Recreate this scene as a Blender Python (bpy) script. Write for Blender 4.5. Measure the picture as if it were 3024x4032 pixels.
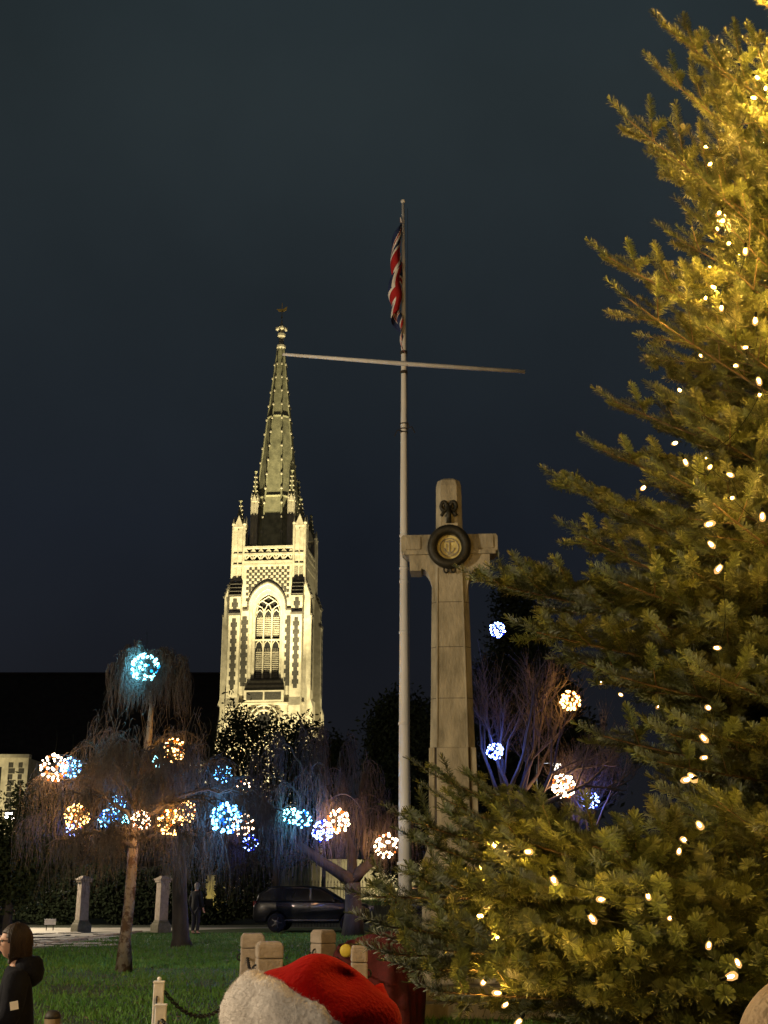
import bpy, bmesh, math, random
import numpy as np
from mathutils import Vector, Matrix, Euler, Quaternion
R = math.radians
random.seed(7); rng = np.random.default_rng(7)
sc = bpy.context.scene
for o in list(bpy.data.objects): bpy.data.objects.remove(o)
C = sc.collection

# ---------------------------------------------------------------- camera
CAMZ, PITCH, FPX = 1.95, R(16.55), 4800.0
cam = bpy.data.cameras.new('camera'); camo = bpy.data.objects.new('camera', cam); C.objects.link(camo)
cam.sensor_fit = 'VERTICAL'; cam.sensor_height = 36.0; cam.lens = FPX/4032*36.0
cam.clip_start = 0.05; cam.clip_end = 2000
camo.location = (0, 0, CAMZ); camo.rotation_euler = (R(90)+PITCH, 0, 0)
sc.camera = camo
# ---------------------------------------------------------------- sky (night cloud lit by the town)
w = bpy.data.worlds.new('World'); sc.world = w; w.use_nodes = True
nt = w.node_tree; nt.nodes.clear()
out = nt.nodes.new('ShaderNodeOutputWorld'); bg = nt.nodes.new('ShaderNodeBackground')
tc = nt.nodes.new('ShaderNodeTexCoord'); sp = nt.nodes.new('ShaderNodeSeparateXYZ')
ramp = nt.nodes.new('ShaderNodeValToRGB')
nz = nt.nodes.new('ShaderNodeTexNoise'); nz.inputs['Scale'].default_value = 2.6; nz.inputs['Detail'].default_value = 5
mr = nt.nodes.new('ShaderNodeMapRange'); mr.inputs[1].default_value = .3; mr.inputs[2].default_value = .7
mr.inputs[3].default_value = .80; mr.inputs[4].default_value = 1.22
nt.links.new(tc.outputs['Generated'], sp.inputs[0]); nt.links.new(sp.outputs[2], ramp.inputs[0])
nt.links.new(tc.outputs['Generated'], nz.inputs['Vector']); nt.links.new(nz.outputs['Fac'], mr.inputs[0])
e = ramp.color_ramp.elements
e[0].position = 0.0; e[0].color = (.0100, .0105, .0130, 1)
e[1].position = .75; e[1].color = (.0200, .0310, .0370, 1)
for pos, col in ((.14, (.0085, .0095, .0130, 1)), (.27, (.0100, .0130, .0190, 1)), (.42, (.0140, .0192, .0238, 1)), (.58, (.0188, .0265, .0298, 1))):
    x = e.new(pos); x.color = col
nt.links.new(ramp.outputs[0], bg.inputs[0]); nt.links.new(mr.outputs[0], bg.inputs[1]); nt.links.new(bg.outputs[0], out.inputs[0])
vs = sc.view_settings; vs.view_transform = 'Standard'; vs.look = 'None'; vs.gamma = 1.0; vs.exposure = 0.0
vs.use_curve_mapping = False
cy = sc.cycles; cy.use_denoising = True; cy.max_bounces = 4; cy.diffuse_bounces = 2; cy.glossy_bounces = 2
cy.transmission_bounces = 4; cy.transparent_max_bounces = 8; cy.sample_clamp_indirect = 2.0; cy.sample_clamp_direct = 0
cy.caustics_reflective = False; cy.caustics_refractive = False; cy.use_light_tree = True

# ---------------------------------------------------------------- pixel -> world
F_ = Vector((0, math.cos(PITCH), math.sin(PITCH))); U_ = Vector((0, -math.sin(PITCH), math.cos(PITCH)))
def ray(px, py): return F_ + Vector((1, 0, 0))*((px-1512)/FPX) + U_*((2016-py)/FPX)
def P(px, py, Y):
    d = ray(px, py); return Vector((0, 0, CAMZ)) + d*(Y/d.y)
def G(px, py, z=0.0):
    d = ray(px, py); return Vector((0, 0, CAMZ)) + d*((z-CAMZ)/d.z)
def gx(px, Y, z=0):   # ground point under picture column px at depth Y
    dep = Y*math.cos(PITCH)+(z-CAMZ)*math.sin(PITCH)
    return Vector(((px-1512)/FPX*dep, Y, z))

# ---------------------------------------------------------------- materials
MATS = {}
def mat(name, c1, c2=None, scale=6.0, rough=.85, bump=0.0, bscale=None, metal=0.0, detail=5.0, lo=.35, hi=.65, stretch=None, spec=.3, coat=0, sheen=0, sss=0):
    if name in MATS: return MATS[name]
    m = bpy.data.materials.new(name); m.use_nodes = True; t = m.node_tree
    b = t.nodes['Principled BSDF']
    b.inputs['Roughness'].default_value = rough; b.inputs['Metallic'].default_value = metal
    b.inputs['Specular IOR Level'].default_value = spec; b.inputs['Coat Weight'].default_value = coat
    b.inputs['Sheen Weight'].default_value = sheen
    if sss: b.inputs['Subsurface Weight'].default_value = sss; b.inputs['Subsurface Radius'].default_value = (.01, .004, .002)
    tcn = t.nodes.new('ShaderNodeTexCoord'); mp = t.nodes.new('ShaderNodeMapping')
    t.links.new(tcn.outputs['Object'], mp.inputs[0])
    if stretch: mp.inputs['Scale'].default_value = stretch
    if c2 is None: c2 = tuple(x*.7 for x in c1)
    n = t.nodes.new('ShaderNodeTexNoise'); n.inputs['Scale'].default_value = scale; n.inputs['Detail'].default_value = detail
    n.inputs['Roughness'].default_value = .62
    r_ = t.nodes.new('ShaderNodeValToRGB'); r_.color_ramp.elements[0].position = lo; r_.color_ramp.elements[1].position = hi
    r_.color_ramp.elements[0].color = (*c1, 1); r_.color_ramp.elements[1].color = (*c2, 1)
    t.links.new(mp.outputs[0], n.inputs['Vector']); t.links.new(n.outputs['Fac'], r_.inputs[0]); t.links.new(r_.outputs[0], b.inputs['Base Color'])
    if bump:
        n2 = t.nodes.new('ShaderNodeTexNoise'); n2.inputs['Scale'].default_value = bscale or scale*4; n2.inputs['Detail'].default_value = 6
        bp = t.nodes.new('ShaderNodeBump'); bp.inputs['Strength'].default_value = min(1, bump); bp.inputs['Distance'].default_value = .03
        t.links.new(mp.outputs[0], n2.inputs['Vector']); t.links.new(n2.outputs['Fac'], bp.inputs['Height']); t.links.new(bp.outputs[0], b.inputs['Normal'])
    MATS[name] = m; return m
def emit(name, col, s, sample=True):
    m = bpy.data.materials.new(name); m.use_nodes = True; t = m.node_tree; t.nodes.clear()
    o_ = t.nodes.new('ShaderNodeOutputMaterial'); e_ = t.nodes.new('ShaderNodeEmission')
    e_.inputs[0].default_value = (*col, 1); e_.inputs[1].default_value = s; t.links.new(e_.outputs[0], o_.inputs[0])
    if not sample: m.cycles.emission_sampling = 'NONE'
    return m
M_stone = mat('church_limestone', (.52, .48, .38), (.29, .265, .20), 1.9, .9, .35, 6, detail=9, lo=.38, hi=.72)
M_flint = mat('knapped_flint', (.030, .029, .026), (.065, .060, .05), 7, .6, .5, 14)
M_shadetrim = mat('shade_dark_trim', (.06, .058, .05), (.11, .10, .085), 3, .8, .2)  # dark colour paints unlit look of upward slopes; also used on mouldings and roof
M_spire = mat('spire_stone', (.38, .37, .24), (.19, .19, .125), 1.8, .9, .3, 6, detail=9)
M_louv = mat('louvre_stone', (.30, .28, .22), (.20, .18, .14), 4, .9)
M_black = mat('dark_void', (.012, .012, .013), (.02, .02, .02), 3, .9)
M_gilt = mat('gilt_metal', (.75, .52, .16), (.6, .38, .1), 5, .35, metal=.9)
M_slate = mat('roof_slate', (.012, .011, .012), (.02, .018, .017), 2.5, .8, .2, 8, spec=.1)
M_mem = mat('memorial_stone', (.31, .283, .21), (.11, .100, .07), 3.4, .92, .5, 26, lo=.36, hi=.70, detail=9, stretch=(1, 1, .38))
M_memd = mat('memorial_groove', (.06, .05, .04), None, 3)
M_bronze = mat('dark_bronze', (.012, .012, .008), (.028, .026, .018), 9, .55, .3, metal=.3)
M_post = mat('post_stone', (.36, .30, .24), (.25, .205, .155), 5, .92, .4, 30)
M_white = mat('white_paint', (.80, .78, .75), (.62, .59, .55), 4, .6, .15, 20)
M_chain = mat('black_iron', (.015, .015, .015), (.03, .028, .025), 8, .5, metal=.4)
M_pole = mat('pole_paint', (.80, .78, .73), (.62, .60, .55), 2.2, .5, .05, stretch=(1, 1, .2))
M_grass_g = mat('lawn_soil', (.040, .062, .016), (.024, .036, .010), 1.6, .95, .6, 26, detail=8)
M_blade = mat('grass_blade', (.045, .13, .014), (.085, .18, .025), .8, .6)
M_pave = mat('paving', (.20, .185, .16), (.13, .12, .105), 2.4, .85, .3, 20)
M_path = mat('path_flags', (.34, .31, .26), (.16, .145, .12), 1.5, .8, .5, 5, stretch=(.35, 1, 1))
M_earth = mat('ground_earth', (.04, .045, .025), (.028, .03, .02), 1.0, .95, .3)
M_needle = mat('fir_needle', (.068, .090, .022), (.120, .125, .030), 2.2, .55, spec=.3)
_t = M_needle.node_tree; _at = _t.nodes.new('ShaderNodeAttribute'); _at.attribute_name = 'tone'; _vm = _t.nodes.new('ShaderNodeVectorMath'); _vm.operation = 'SCALE'
_rp = [q for q in _t.nodes if q.type == 'VALTORGB'][0]; _t.links.new(_rp.outputs[0], _vm.inputs[0]); _t.links.new(_at.outputs['Fac'], _vm.inputs['Scale']); _t.links.new(_vm.outputs[0], _t.nodes['Principled BSDF'].inputs['Base Color'])
M_twig = mat('fir_twig', (.16, .105, .06), (.10, .07, .04), 9, .85)
M_bark = mat('dark_bark', (.055, .047, .038), (.028, .024, .02), 5, .95, .6, 16, stretch=(1, 1, .3))
M_birch = mat('mottled_bark', (.13, .115, .088), (.045, .028, .016), 5.5, .9, .5, 18, lo=.46, hi=.56)
M_wtwig = mat('bare_twig', (.075, .066, .055), (.045, .04, .034), 3, .85)
M_wtwig2 = mat('dark_bare_twig', (.058, .052, .045), (.036, .033, .03), 3, .85)
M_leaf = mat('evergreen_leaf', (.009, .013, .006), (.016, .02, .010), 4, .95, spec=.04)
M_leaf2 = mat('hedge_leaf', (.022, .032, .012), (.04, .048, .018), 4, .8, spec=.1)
M_wire = mat('light_wire', (.004, .006, .004), None, 4, .8, spec=.05)

# ---------------------------------------------------------------- mesh helpers
def tag(o, label=None, cat=None, group=None, kind=None):
    if label: o['label'] = label
    if cat: o['category'] = cat
    if group: o['group'] = group
    if kind: o['kind'] = kind
    return o
def empty(name, loc=(0, 0, 0), rz=0.0, label=None, cat=None, group=None):
    o = bpy.data.objects.new(name, None); C.objects.link(o); o.location = loc; o.rotation_euler = (0, 0, rz)
    o.empty_display_size = .1
    return tag(o, label, cat, group)
def link(name, me, parent=None, loc=None):
    o = bpy.data.objects.new(name, me); C.objects.link(o)
    if parent: o.parent = parent
    if loc is not None: o.location = loc
    return o
class MB:
    def __init__(s): s.v = []; s.f = []; s.m = []; s.mi = 0
    def add(s, vs, fs):
        b = len(s.v); s.v += [tuple(x) for x in vs]; s.f += [tuple(b+i for i in f) for f in fs]; s.m += [s.mi]*len(fs); return s
    def box(s, c, d, rz=0.0, taper=1.0, mtx=None):
        x, y, z = (k/2 for k in d); vs = []
        for sz, t in ((-z, 1), (z, taper)):
            for sx, sy in ((-1, -1), (1, -1), (1, 1), (-1, 1)): vs.append(Vector((sx*x*t, sy*y*t, sz)))
        if mtx is None: mtx = Matrix.Translation(c) @ Matrix.Rotation(rz, 4, 'Z')
        vs = [mtx @ q for q in vs]
        return s.add(vs, [(3, 2, 1, 0), (4, 5, 6, 7), (0, 1, 5, 4), (1, 2, 6, 5), (2, 3, 7, 6), (3, 0, 4, 7)])
    def bar(s, a, b, wx, wy=None):
        a = Vector(a); b = Vector(b); d = b-a; wy = wy or wx
        q = d.to_track_quat('Z', 'Y').to_matrix().to_4x4()
        return s.box(None, (wx, wy, d.length), mtx=Matrix.Translation((a+b)/2) @ q)
    def prism(s, poly, ax, lo, hi):
        n = len(poly)
        def put(p, t): return {'y': (p[0], t, p[1]), 'x': (t, p[0], p[1]), 'z': (p[0], p[1], t)}[ax]
        vs = [put(p, lo) for p in poly]+[put(p, hi) for p in poly]
        fs = [tuple(range(n-1, -1, -1)), tuple(range(n, 2*n))]+[(i, (i+1) % n, n+(i+1) % n, n+i) for i in range(n)]
        return s.add(vs, fs)
    def tube(s, pts, rads, n=5, cap=True):
        pts = [Vector(p) for p in pts]
        if not hasattr(rads, '__len__'): rads = [rads]*len(pts)
        vs = []; up = Vector((.31, .17, .93))
        for i, p in enumerate(pts):
            d = (pts[min(i+1, len(pts)-1)]-pts[max(i-1, 0)])
            if d.length < 1e-9: d = Vector((0, 0, 1))
            d.normalize(); a = d.cross(up)
            if a.length < .05: a = d.cross(Vector((1, 0, 0)))
            a.normalize(); b = d.cross(a)
            for k in range(n):
                t = 2*math.pi*k/n; vs.append(p+(a*math.cos(t)+b*math.sin(t))*rads[i])
        fs = [(i*n+k, i*n+(k+1) % n, (i+1)*n+(k+1) % n, (i+1)*n+k) for i in range(len(pts)-1) for k in range(n)]
        if cap: fs += [tuple(range(n-1, -1, -1)), tuple((len(pts)-1)*n+k for k in range(n))]
        return s.add(vs, fs)
    def lathe(s, prof, n=16, c=(0, 0, 0), sx=1, sy=1, ph=0.0):
        vs = []
        for r_, z in prof:
            for k in range(n):
                t = 2*math.pi*k/n+ph; vs.append((c[0]+r_*math.cos(t)*sx, c[1]+r_*math.sin(t)*sy, c[2]+z))
        L = len(prof)
        fs = [(i*n+k, i*n+(k+1) % n, (i+1)*n+(k+1) % n, (i+1)*n+k) for i in range(L-1) for k in range(n)]
        fs += [tuple(range(n-1, -1, -1)), tuple((L-1)*n+k for k in range(n))]
        return s.add(vs, fs)
    def torus(s, c, R_, r_, ax='y', n=32, k=8, a0=0, a1=2*math.pi, sq=1.0):
        pts = []
        full = abs(a1-a0-2*math.pi) < 1e-6
        for i in range(n+1):
            t = a0+(a1-a0)*i/n
            q = {'y': Vector((math.cos(t)*R_, 0, math.sin(t)*R_*sq)), 'z': Vector((math.cos(t)*R_, math.sin(t)*R_*sq, 0)), 'x': Vector((0, math.cos(t)*R_, math.sin(t)*R_*sq))}[ax]
            pts.append(Vector(c)+q)
        return s.tube(pts, r_, k, not full)
    def ico(s, c, r_, sub=1):
        bm = bmesh.new(); bmesh.ops.create_icosphere(bm, subdivisions=sub, radius=r_)
        bm.verts.ensure_lookup_table()
        s.add([Vector(c)+q.co for q in bm.verts], [tuple(q.index for q in f.verts) for f in bm.faces]); bm.free(); return s
    def mesh(s, name, mats):
        me = bpy.data.meshes.new(name); me.from_pydata(s.v, [], s.f)
        for m_ in (mats if isinstance(mats, (list, tuple)) else [mats]): me.materials.append(m_)
        if any(s.m): me.polygons.foreach_set('material_index', s.m)
        return me
    def build(s, name, mats, parent=None, smooth=False, world=False, bevel=0.0, kind=None):
        if world and parent is not None:
            L = Vector(parent.location); s.v = [tuple(Vector(q)-L) for q in s.v]
        me = s.mesh(name, mats)
        if bevel:
            bm = bmesh.new(); bm.from_mesh(me)
            ed = [e_ for e_ in bm.edges if len(e_.link_faces) == 2 and e_.calc_face_angle(0) > .6]
            bmesh.ops.bevel(bm, geom=ed, offset=bevel, segments=2, profile=.6, affect='EDGES', clamp_overlap=True); bm.to_mesh(me); bm.free()
        bm = bmesh.new(); bm.from_mesh(me); bmesh.ops.recalc_face_normals(bm, faces=bm.faces); bm.to_mesh(me); bm.free()
        if smooth: me.polygons.foreach_set('use_smooth', [True]*len(me.polygons))
        o = link(name, me, parent)
        if kind: o['kind'] = kind
        return o
def np_mesh(name, V, Fq, mats, parent=None, mi=None, smooth=False):
    """V (n,3), Fq (m,3|4) numpy"""
    me = bpy.data.meshes.new(name); k = Fq.shape[1]
    me.vertices.add(len(V)); me.vertices.foreach_set('co', np.asarray(V, dtype=np.float32).ravel())
    me.loops.add(Fq.size); me.loops.foreach_set('vertex_index', Fq.astype(np.int32).ravel())
    me.polygons.add(len(Fq)); me.polygons.foreach_set('loop_start', np.arange(0, Fq.size, k, dtype=np.int32))
    for m_ in (mats if isinstance(mats, (list, tuple)) else [mats]): me.materials.append(m_)
    if mi is not None: me.polygons.foreach_set('material_index', np.asarray(mi, dtype=np.int32))
    if smooth: me.polygons.foreach_set('use_smooth', np.ones(len(Fq), dtype=bool))
    me.update(calc_edges=True); me.validate()
    return me
def holed(rect, hole, y0, y1):
    """plate in the xz plane with a hole, thickness y0..y1 -> (verts, faces)"""
    bm = bmesh.new()
    def loop(pts):
        vs = [bm.verts.new((p[0], y0, p[1])) for p in pts]
        return [bm.edges.new((vs[i], vs[(i+1) % len(vs)])) for i in range(len(vs))]
    ed = loop(rect)+loop(hole)
    bmesh.ops.triangle_fill(bm, use_beauty=True, edges=ed)
    g = bmesh.ops.extrude_face_region(bm, geom=list(bm.faces))
    for q in g['geom']:
        if isinstance(q, bmesh.types.BMVert): q.co.y = y1
    bm.verts.index_update()
    r_ = ([tuple(q.co) for q in bm.verts], [tuple(q.index for q in f.verts) for f in bm.faces]); bm.free(); return r_
def arch(wd, zb, zs, zt, n=10, xc=0.0):
    """pointed arch outline, half width wd, base zb, springing zs, apex zt"""
    h = zt-zs; Rr = (h*h+wd*wd)/(2*wd); pts = [(xc+wd, zb), (xc+wd, zs)]
    a1 = math.asin(min(1, h/Rr))
    for i in range(1, n+1):
        t = a1*i/n; pts.append((xc+wd-Rr+Rr*math.cos(t), zs+Rr*math.sin(t)))
    left = [(2*xc-p[0], p[1]) for p in pts[:-1]][::-1]
    return pts+left
def lamp(name, kind, loc, energy, col, parent=None, size=.1, aim=None, spot=60, blend=.5):
    l = bpy.data.lights.new(name, kind); l.energy = energy; l.color = col
    if kind in ('POINT', 'SPOT'): l.shadow_soft_size = size
    if kind == 'SPOT': l.spot_size = R(spot); l.spot_blend = blend
    o = bpy.data.objects.new(name, l); C.objects.link(o)
    if parent: o.parent = parent
    o.location = loc
    if aim is not None:
        wl = Vector(loc)+(Vector(parent.location) if parent else Vector())
        o.rotation_euler = (Vector(aim)-wl).to_track_quat('-Z', 'Y').to_euler()
    return o
def bez(a, b, c, n):
    a, b, c = Vector(a), Vector(b), Vector(c)
    return [a*(1-t)**2+b*2*t*(1-t)+c*t*t for t in (i/n for i in range(n+1))]
def rv(s=1.0): return Vector((random.uniform(-1, 1), random.uniform(-1, 1), random.uniform(-1, 1)))*s

# ================================================================ ground
def sheet(name, pts, m, z, lab=None):
    me = bpy.data.meshes.new(name); me.from_pydata([(p[0], p[1], z) for p in pts], [], [tuple(range(len(pts)))]); me.materials.append(m)
    o = link(name, me); o['kind'] = 'structure'; return o
sheet('ground', [(-600, -80), (600, -80), (600, 900), (-600, 900)], M_earth, -.004)
sheet('pavement', [(-40, -40), (40, -40), (40, 14.6), (-40, 14.6)], M_pave, 0.0)
lawn = [G(-500, 4250), G(110, 3728), G(380, 3690), G(560, 3668), G(1000, 3655), G(2000, 3650), G(3600, 3655)]
lawn_poly = [(-9.0, 14.6)]+[(p.x, p.y) for p in lawn[1:]]+[(16, 14.6)]
sheet('lawn', lawn_poly, M_grass_g, .004)
sheet('path', [(-60, 20), (-14, 20), (G(100, 3728).x, G(100, 3728).y), (G(370, 3691).x, G(370, 3691).y), (G(560, 3669).x, G(560, 3669).y), (G(1000, 3656).x, G(1000, 3656).y), (20, 44.2), (20, 49), (-60, 49)], M_path, .002)
# grass blades on the nearer lawn
n = 90000
gy = 14.7+(rng.random(n)**1.5)*15.5; gxx = -9+rng.random(n)*13
h = .035+.05*rng.random(n); a = rng.random(n)*6.283; lean = rng.normal(0, .03, (n, 2))
w_ = .006+.005*rng.random(n)
base = np.stack([gxx, gy, np.full(n, .004)], 1); side = np.stack([np.cos(a)*w_, np.sin(a)*w_, np.zeros(n)], 1)
tip = base+np.stack([lean[:, 0], lean[:, 1], h], 1)
patch = np.sin(gxx*1.7+np.sin(gy*.9)*1.3)*np.sin(gy*1.3+gxx*.6)+.5*np.sin(gxx*4.1+gy*2.3)
kp = rng.random(n) < np.clip(.75+.45*patch, .22, 1); base, side, tip = base[kp], side[kp], tip[kp]; n = len(base)
V = np.stack([base-side, base+side, tip], 1).reshape(-1, 3)
n2 = 70000; gy = 28+rng.random(n2)*16; gx2 = -13+rng.random(n2)*22; a = rng.random(n2)*6.283
keep = gx2 > -9.6+(np.clip(gy, 33, 43)-33)*.12; gy, gx2, a = gy[keep], gx2[keep], a[keep]; n2 = len(gy)
base = np.stack([gx2, gy, np.full(n2, .004)], 1); side = np.stack([np.cos(a), np.sin(a), 0*a], 1)*.014
V = np.concatenate([V, np.stack([base-side, base+side, base+np.stack([rng.normal(0, .03, n2), rng.normal(0, .03, n2), .04+.05*rng.random(n2)], 1)], 1).reshape(-1, 3)]); n += n2
me = np_mesh('grass', V, np.arange(3*n).reshape(-1, 3), M_blade)
tag(link('grass', me), 'short wet green grass growing across the lawn', 'grass', kind='stuff')

nl = 420; lx = -9+rng.random(nl)*13; ly = 15+rng.random(nl)**1.3*24; la = rng.random(nl)*6.283; ls = .02+.03*rng.random(nl)
cN = np.stack([lx, ly, np.full(nl, .05)+.02*rng.random(nl)], 1); uu = np.stack([np.cos(la), np.sin(la), rng.uniform(-.3, .3, nl)], 1)*ls[:, None]; vv = np.stack([-np.sin(la), np.cos(la), rng.uniform(-.3, .3, nl)], 1)*ls[:, None]*.6
tag(link('fallen_leaves', np_mesh('fallen_leaves', np.stack([cN-uu, cN+vv, cN+uu, cN-vv], 1).reshape(-1, 3), np.arange(4*nl).reshape(-1, 4), mat('dead_leaf', (.16, .10, .045), (.09, .055, .025), 3, .8))), 'brown fallen leaves scattered over the lawn', 'leaves', kind='stuff')

# ================================================================ church tower
TW = empty('church_tower', (-9.2, 100.3, 0), R(-6), 'floodlit cream stone church tower with chequered flintwork and tall crocketed spire', 'church')
TW.scale = (.915, .915, .968)
A = 3.3
def part(mb, name, m, parent=None, **k): return mb.build(name, m, parent or TW, **k)
b = MB()
b.box((0, .25, 8.1), (2*A+.5, 2*A, 16.2)); part(b, 'lower_stage', M_stone)
# front wall with nested window orders; back walls plain
hole0 = arch(1.62, 16.9, 23.5, 25.55); hole1 = arch(1.36, 17.1, 23.4, 25.15); hole2 = arch(1.12, 17.3, 23.3, 24.75)
rect = [(-A, 16.2), (A, 16.2), (A, 27.1), (-A, 27.1)]
b = MB(); b.add(*holed(rect, hole0, -A, -A+.22)); part(b, 'front_wall', M_stone)
rect1 = [(-1.95, 16.5), (1.95, 16.5), (1.95, 26.2), (-1.95, 26.2)]
b = MB(); b.add(*holed(rect1, hole1, -A+.225, -A+.45)); part(b, 'window_order', M_stone)
b = MB(); b.add(*holed(rect1, hole2, -A+.455, -A+.7)); part(b, 'window_order', M_stone)
b = MB(); b.box((0, .37, 21.65), (2*A, 2*A-.75, 10.9)); part(b, 'tower_core', M_stone)
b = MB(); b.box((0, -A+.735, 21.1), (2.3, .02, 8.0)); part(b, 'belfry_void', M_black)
# hood mould
b = MB(); pts = [(x, -A-.06, z) for x, z in arch(1.74, 23.3, 23.5, 25.72)]; b.tube(pts, .085, 5)
b.box((-1.95, -A-.06, 23.3), (.5, .14, .13)); b.box((1.95, -A-.06, 23.3), (.5, .14, .13)); part(b, 'hood_mould', M_shadetrim)
# mullions, transom, tracery
win = empty('belfry_window', (0, 0, 0)); win.parent = TW; 
for x in (-.37, .37):
    b = MB(); b.box((x, -A+.62, 20.4), (.13, .2, 6.2)); b.build('mullion', M_stone, win)
b = MB(); b.box((0, -A+.6, 20.85), (2.24, .22, .12))
for i in range(3):
    xc = -.74+.74*i
    for s_ in (-1, 1): b.tube([(xc+s_*.33, -A+.6, 20.2), (xc+s_*.26, -A+.6, 20.55), (xc, -A+.6, 20.85)], .05, 4)
b.build('transom', M_stone, win)
b = MB()
for s_ in (-1, 1):
    for x0, x1, zt in ((-1.1, .02, 24.6), (-.37, .62, 24.25), (.37, 1.1, 23.9)):
        b.tube([(s_*x0, -A+.62, 23.2), (s_*(x0*.75+x1*.25), -A+.62, 23.2+(zt-23.2)*.62), (s_*x1, -A+.62, zt)], .055, 4)
for i in range(3):
    xc = -.74+.74*i
    for s_ in (-1, 1): b.tube([(xc+s_*.33, -A+.62, 22.85), (xc+s_*.27, -A+.62, 23.2), (xc, -A+.62, 23.45)], .05, 4)
b.build('tracery', M_stone, win)
for i in range(3):
    for z0, z1 in ((17.75, 20.15), (21.15, 22.95)):
        b = MB(); xc = -.74+.74*i; k = int((z1-z0)/.16)
        for j in range(k):
            zz = z0+j*.16; b.box((xc, -A+.67, zz), (.56, .05, .075), mtx=Matrix.Translation((xc, -A+.68, zz)) @ Matrix.Rotation(R(35), 4, 'X'))
        for xx in (-.14, .0, .14): b.box((xc+xx, -A+.655, (z0+z1)/2), (.03, .02, z1-z0))
        b.build('louvre', M_louv, win, kind='stuff')
# sloping sill in courses
for j in range(5):
    b = MB(); t = j/5; b.prism([(-A-.38+t*.75, 16.55+t*1.05), (-A-.38+(t+.22)*.75, 16.55+(t+.2)*1.05), (-A+.3, 16.55+(t+.2)*1.05), (-A+.3, 16.55+t*1.05)], 'x', -1.75+t*.5, 1.75-t*.5)
    part(b, 'sill_course', M_shadetrim if j % 2 == 0 else M_louv)
b = MB(); b.box((0, -A-.2, 16.05), (3.5, .4, .9)); part(b, 'apron_panel', M_stone)
for x in (-.8, .8):
    b = MB(); b.box((x, -A-.41, 16.02), (1.45, .03, .62)); part(b, 'flint_panel', M_flint)
# string courses
for z, d, hh in ((15.45, .42, .16), (27.2, .16, .18), (28.15, .14, .2)):
    b = MB(); b.box((0, 0, z), (2*A+d, 2*A+d, hh)); part(b, 'string_course', M_stone)
# rose window
b = MB()
rose = empty('rose_window', (0, 0, 0)); rose.parent = TW
b.torus((0, -A+.22-.3, 14.0), .95, .13, 'y', 28, 6); b.torus((0, -A-.1, 14.0), 1.35, .1, 'y', 28, 6); b.build('rim', M_stone, rose, smooth=True)
b = MB(); b.prism([(.85*math.cos(t*math.pi/12), 14+.85*math.sin(t*math.pi/12)) for t in range(24)], 'y', -A+.0-.08, -A+.05-.06); b.build('glazing', M_black, rose)
for k in range(12):
    a_ = k*math.pi/6; b = MB(); b.bar((.62*math.cos(a_), -A-.1, 14+.62*math.sin(a_)), (1.3*math.cos(a_), -A-.1, 14+1.3*math.sin(a_)), .17, .14); b.build('spoke', M_stone if k % 2 else M_louv, rose)
# chequer of flint squares above the arch
sq = MB().box((0, 0, 0), (.235, .03, .235)).mesh('flint_square', M_flint)
oa = arch(1.85, 23.3, 23.5, 25.85)
def inside(x, z):
    if z < 23.5: return abs(x) < 1.85
    h_ = 2.35; Rr = (h_*h_+1.85**2)/(3.7); return (abs(x)+Rr-1.85)**2+(z-23.5)**2 < Rr*Rr
for i in range(16):
    for j in range(12):
        x = -1.84+i*.245; z = 26.88-j*.245
        if (i+j) % 2 and not inside(abs(x)-.05, z-.1): link('flint_square', sq, TW, (x, -A-.012, z))
fill = MB().box((0, 0, 0), (.2, .02, .24)).mesh('flint_square', M_flint)
for i in range(16):
    for j in range(7, 12):
        x = -1.84+i*.245; z = 26.88-j*.245
        if (i+j) % 2 == 0 and not inside(abs(x)-.05, z-.1) and abs(x) < 1.7: link('flint_square', fill, TW, (x, -A-.01, z))
# toothed flint strips
bw = MB().box((0, 0, 0), (.50, .03, .34)).mesh('flint_block', M_flint); bn = MB().box((0, 0, 0), (.30, .03, .34)).mesh('flint_block', M_flint)
def strip(x, y, z0, z1, rz=0.0, wide=1.0):
    k = int((z1-z0)/.345)
    for j in range(k):
        o = link('flint_block', bw if j % 2 else bn, TW, (x, y, z0+.17+j*.345)); o.rotation_euler = (0, 0, rz); o.scale = (wide*1.25, 1, 1)
for s_ in (-1, 1): strip(s_*2.0, -A-.012, 16.9, 23.0, 0, 1.1)
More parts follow.
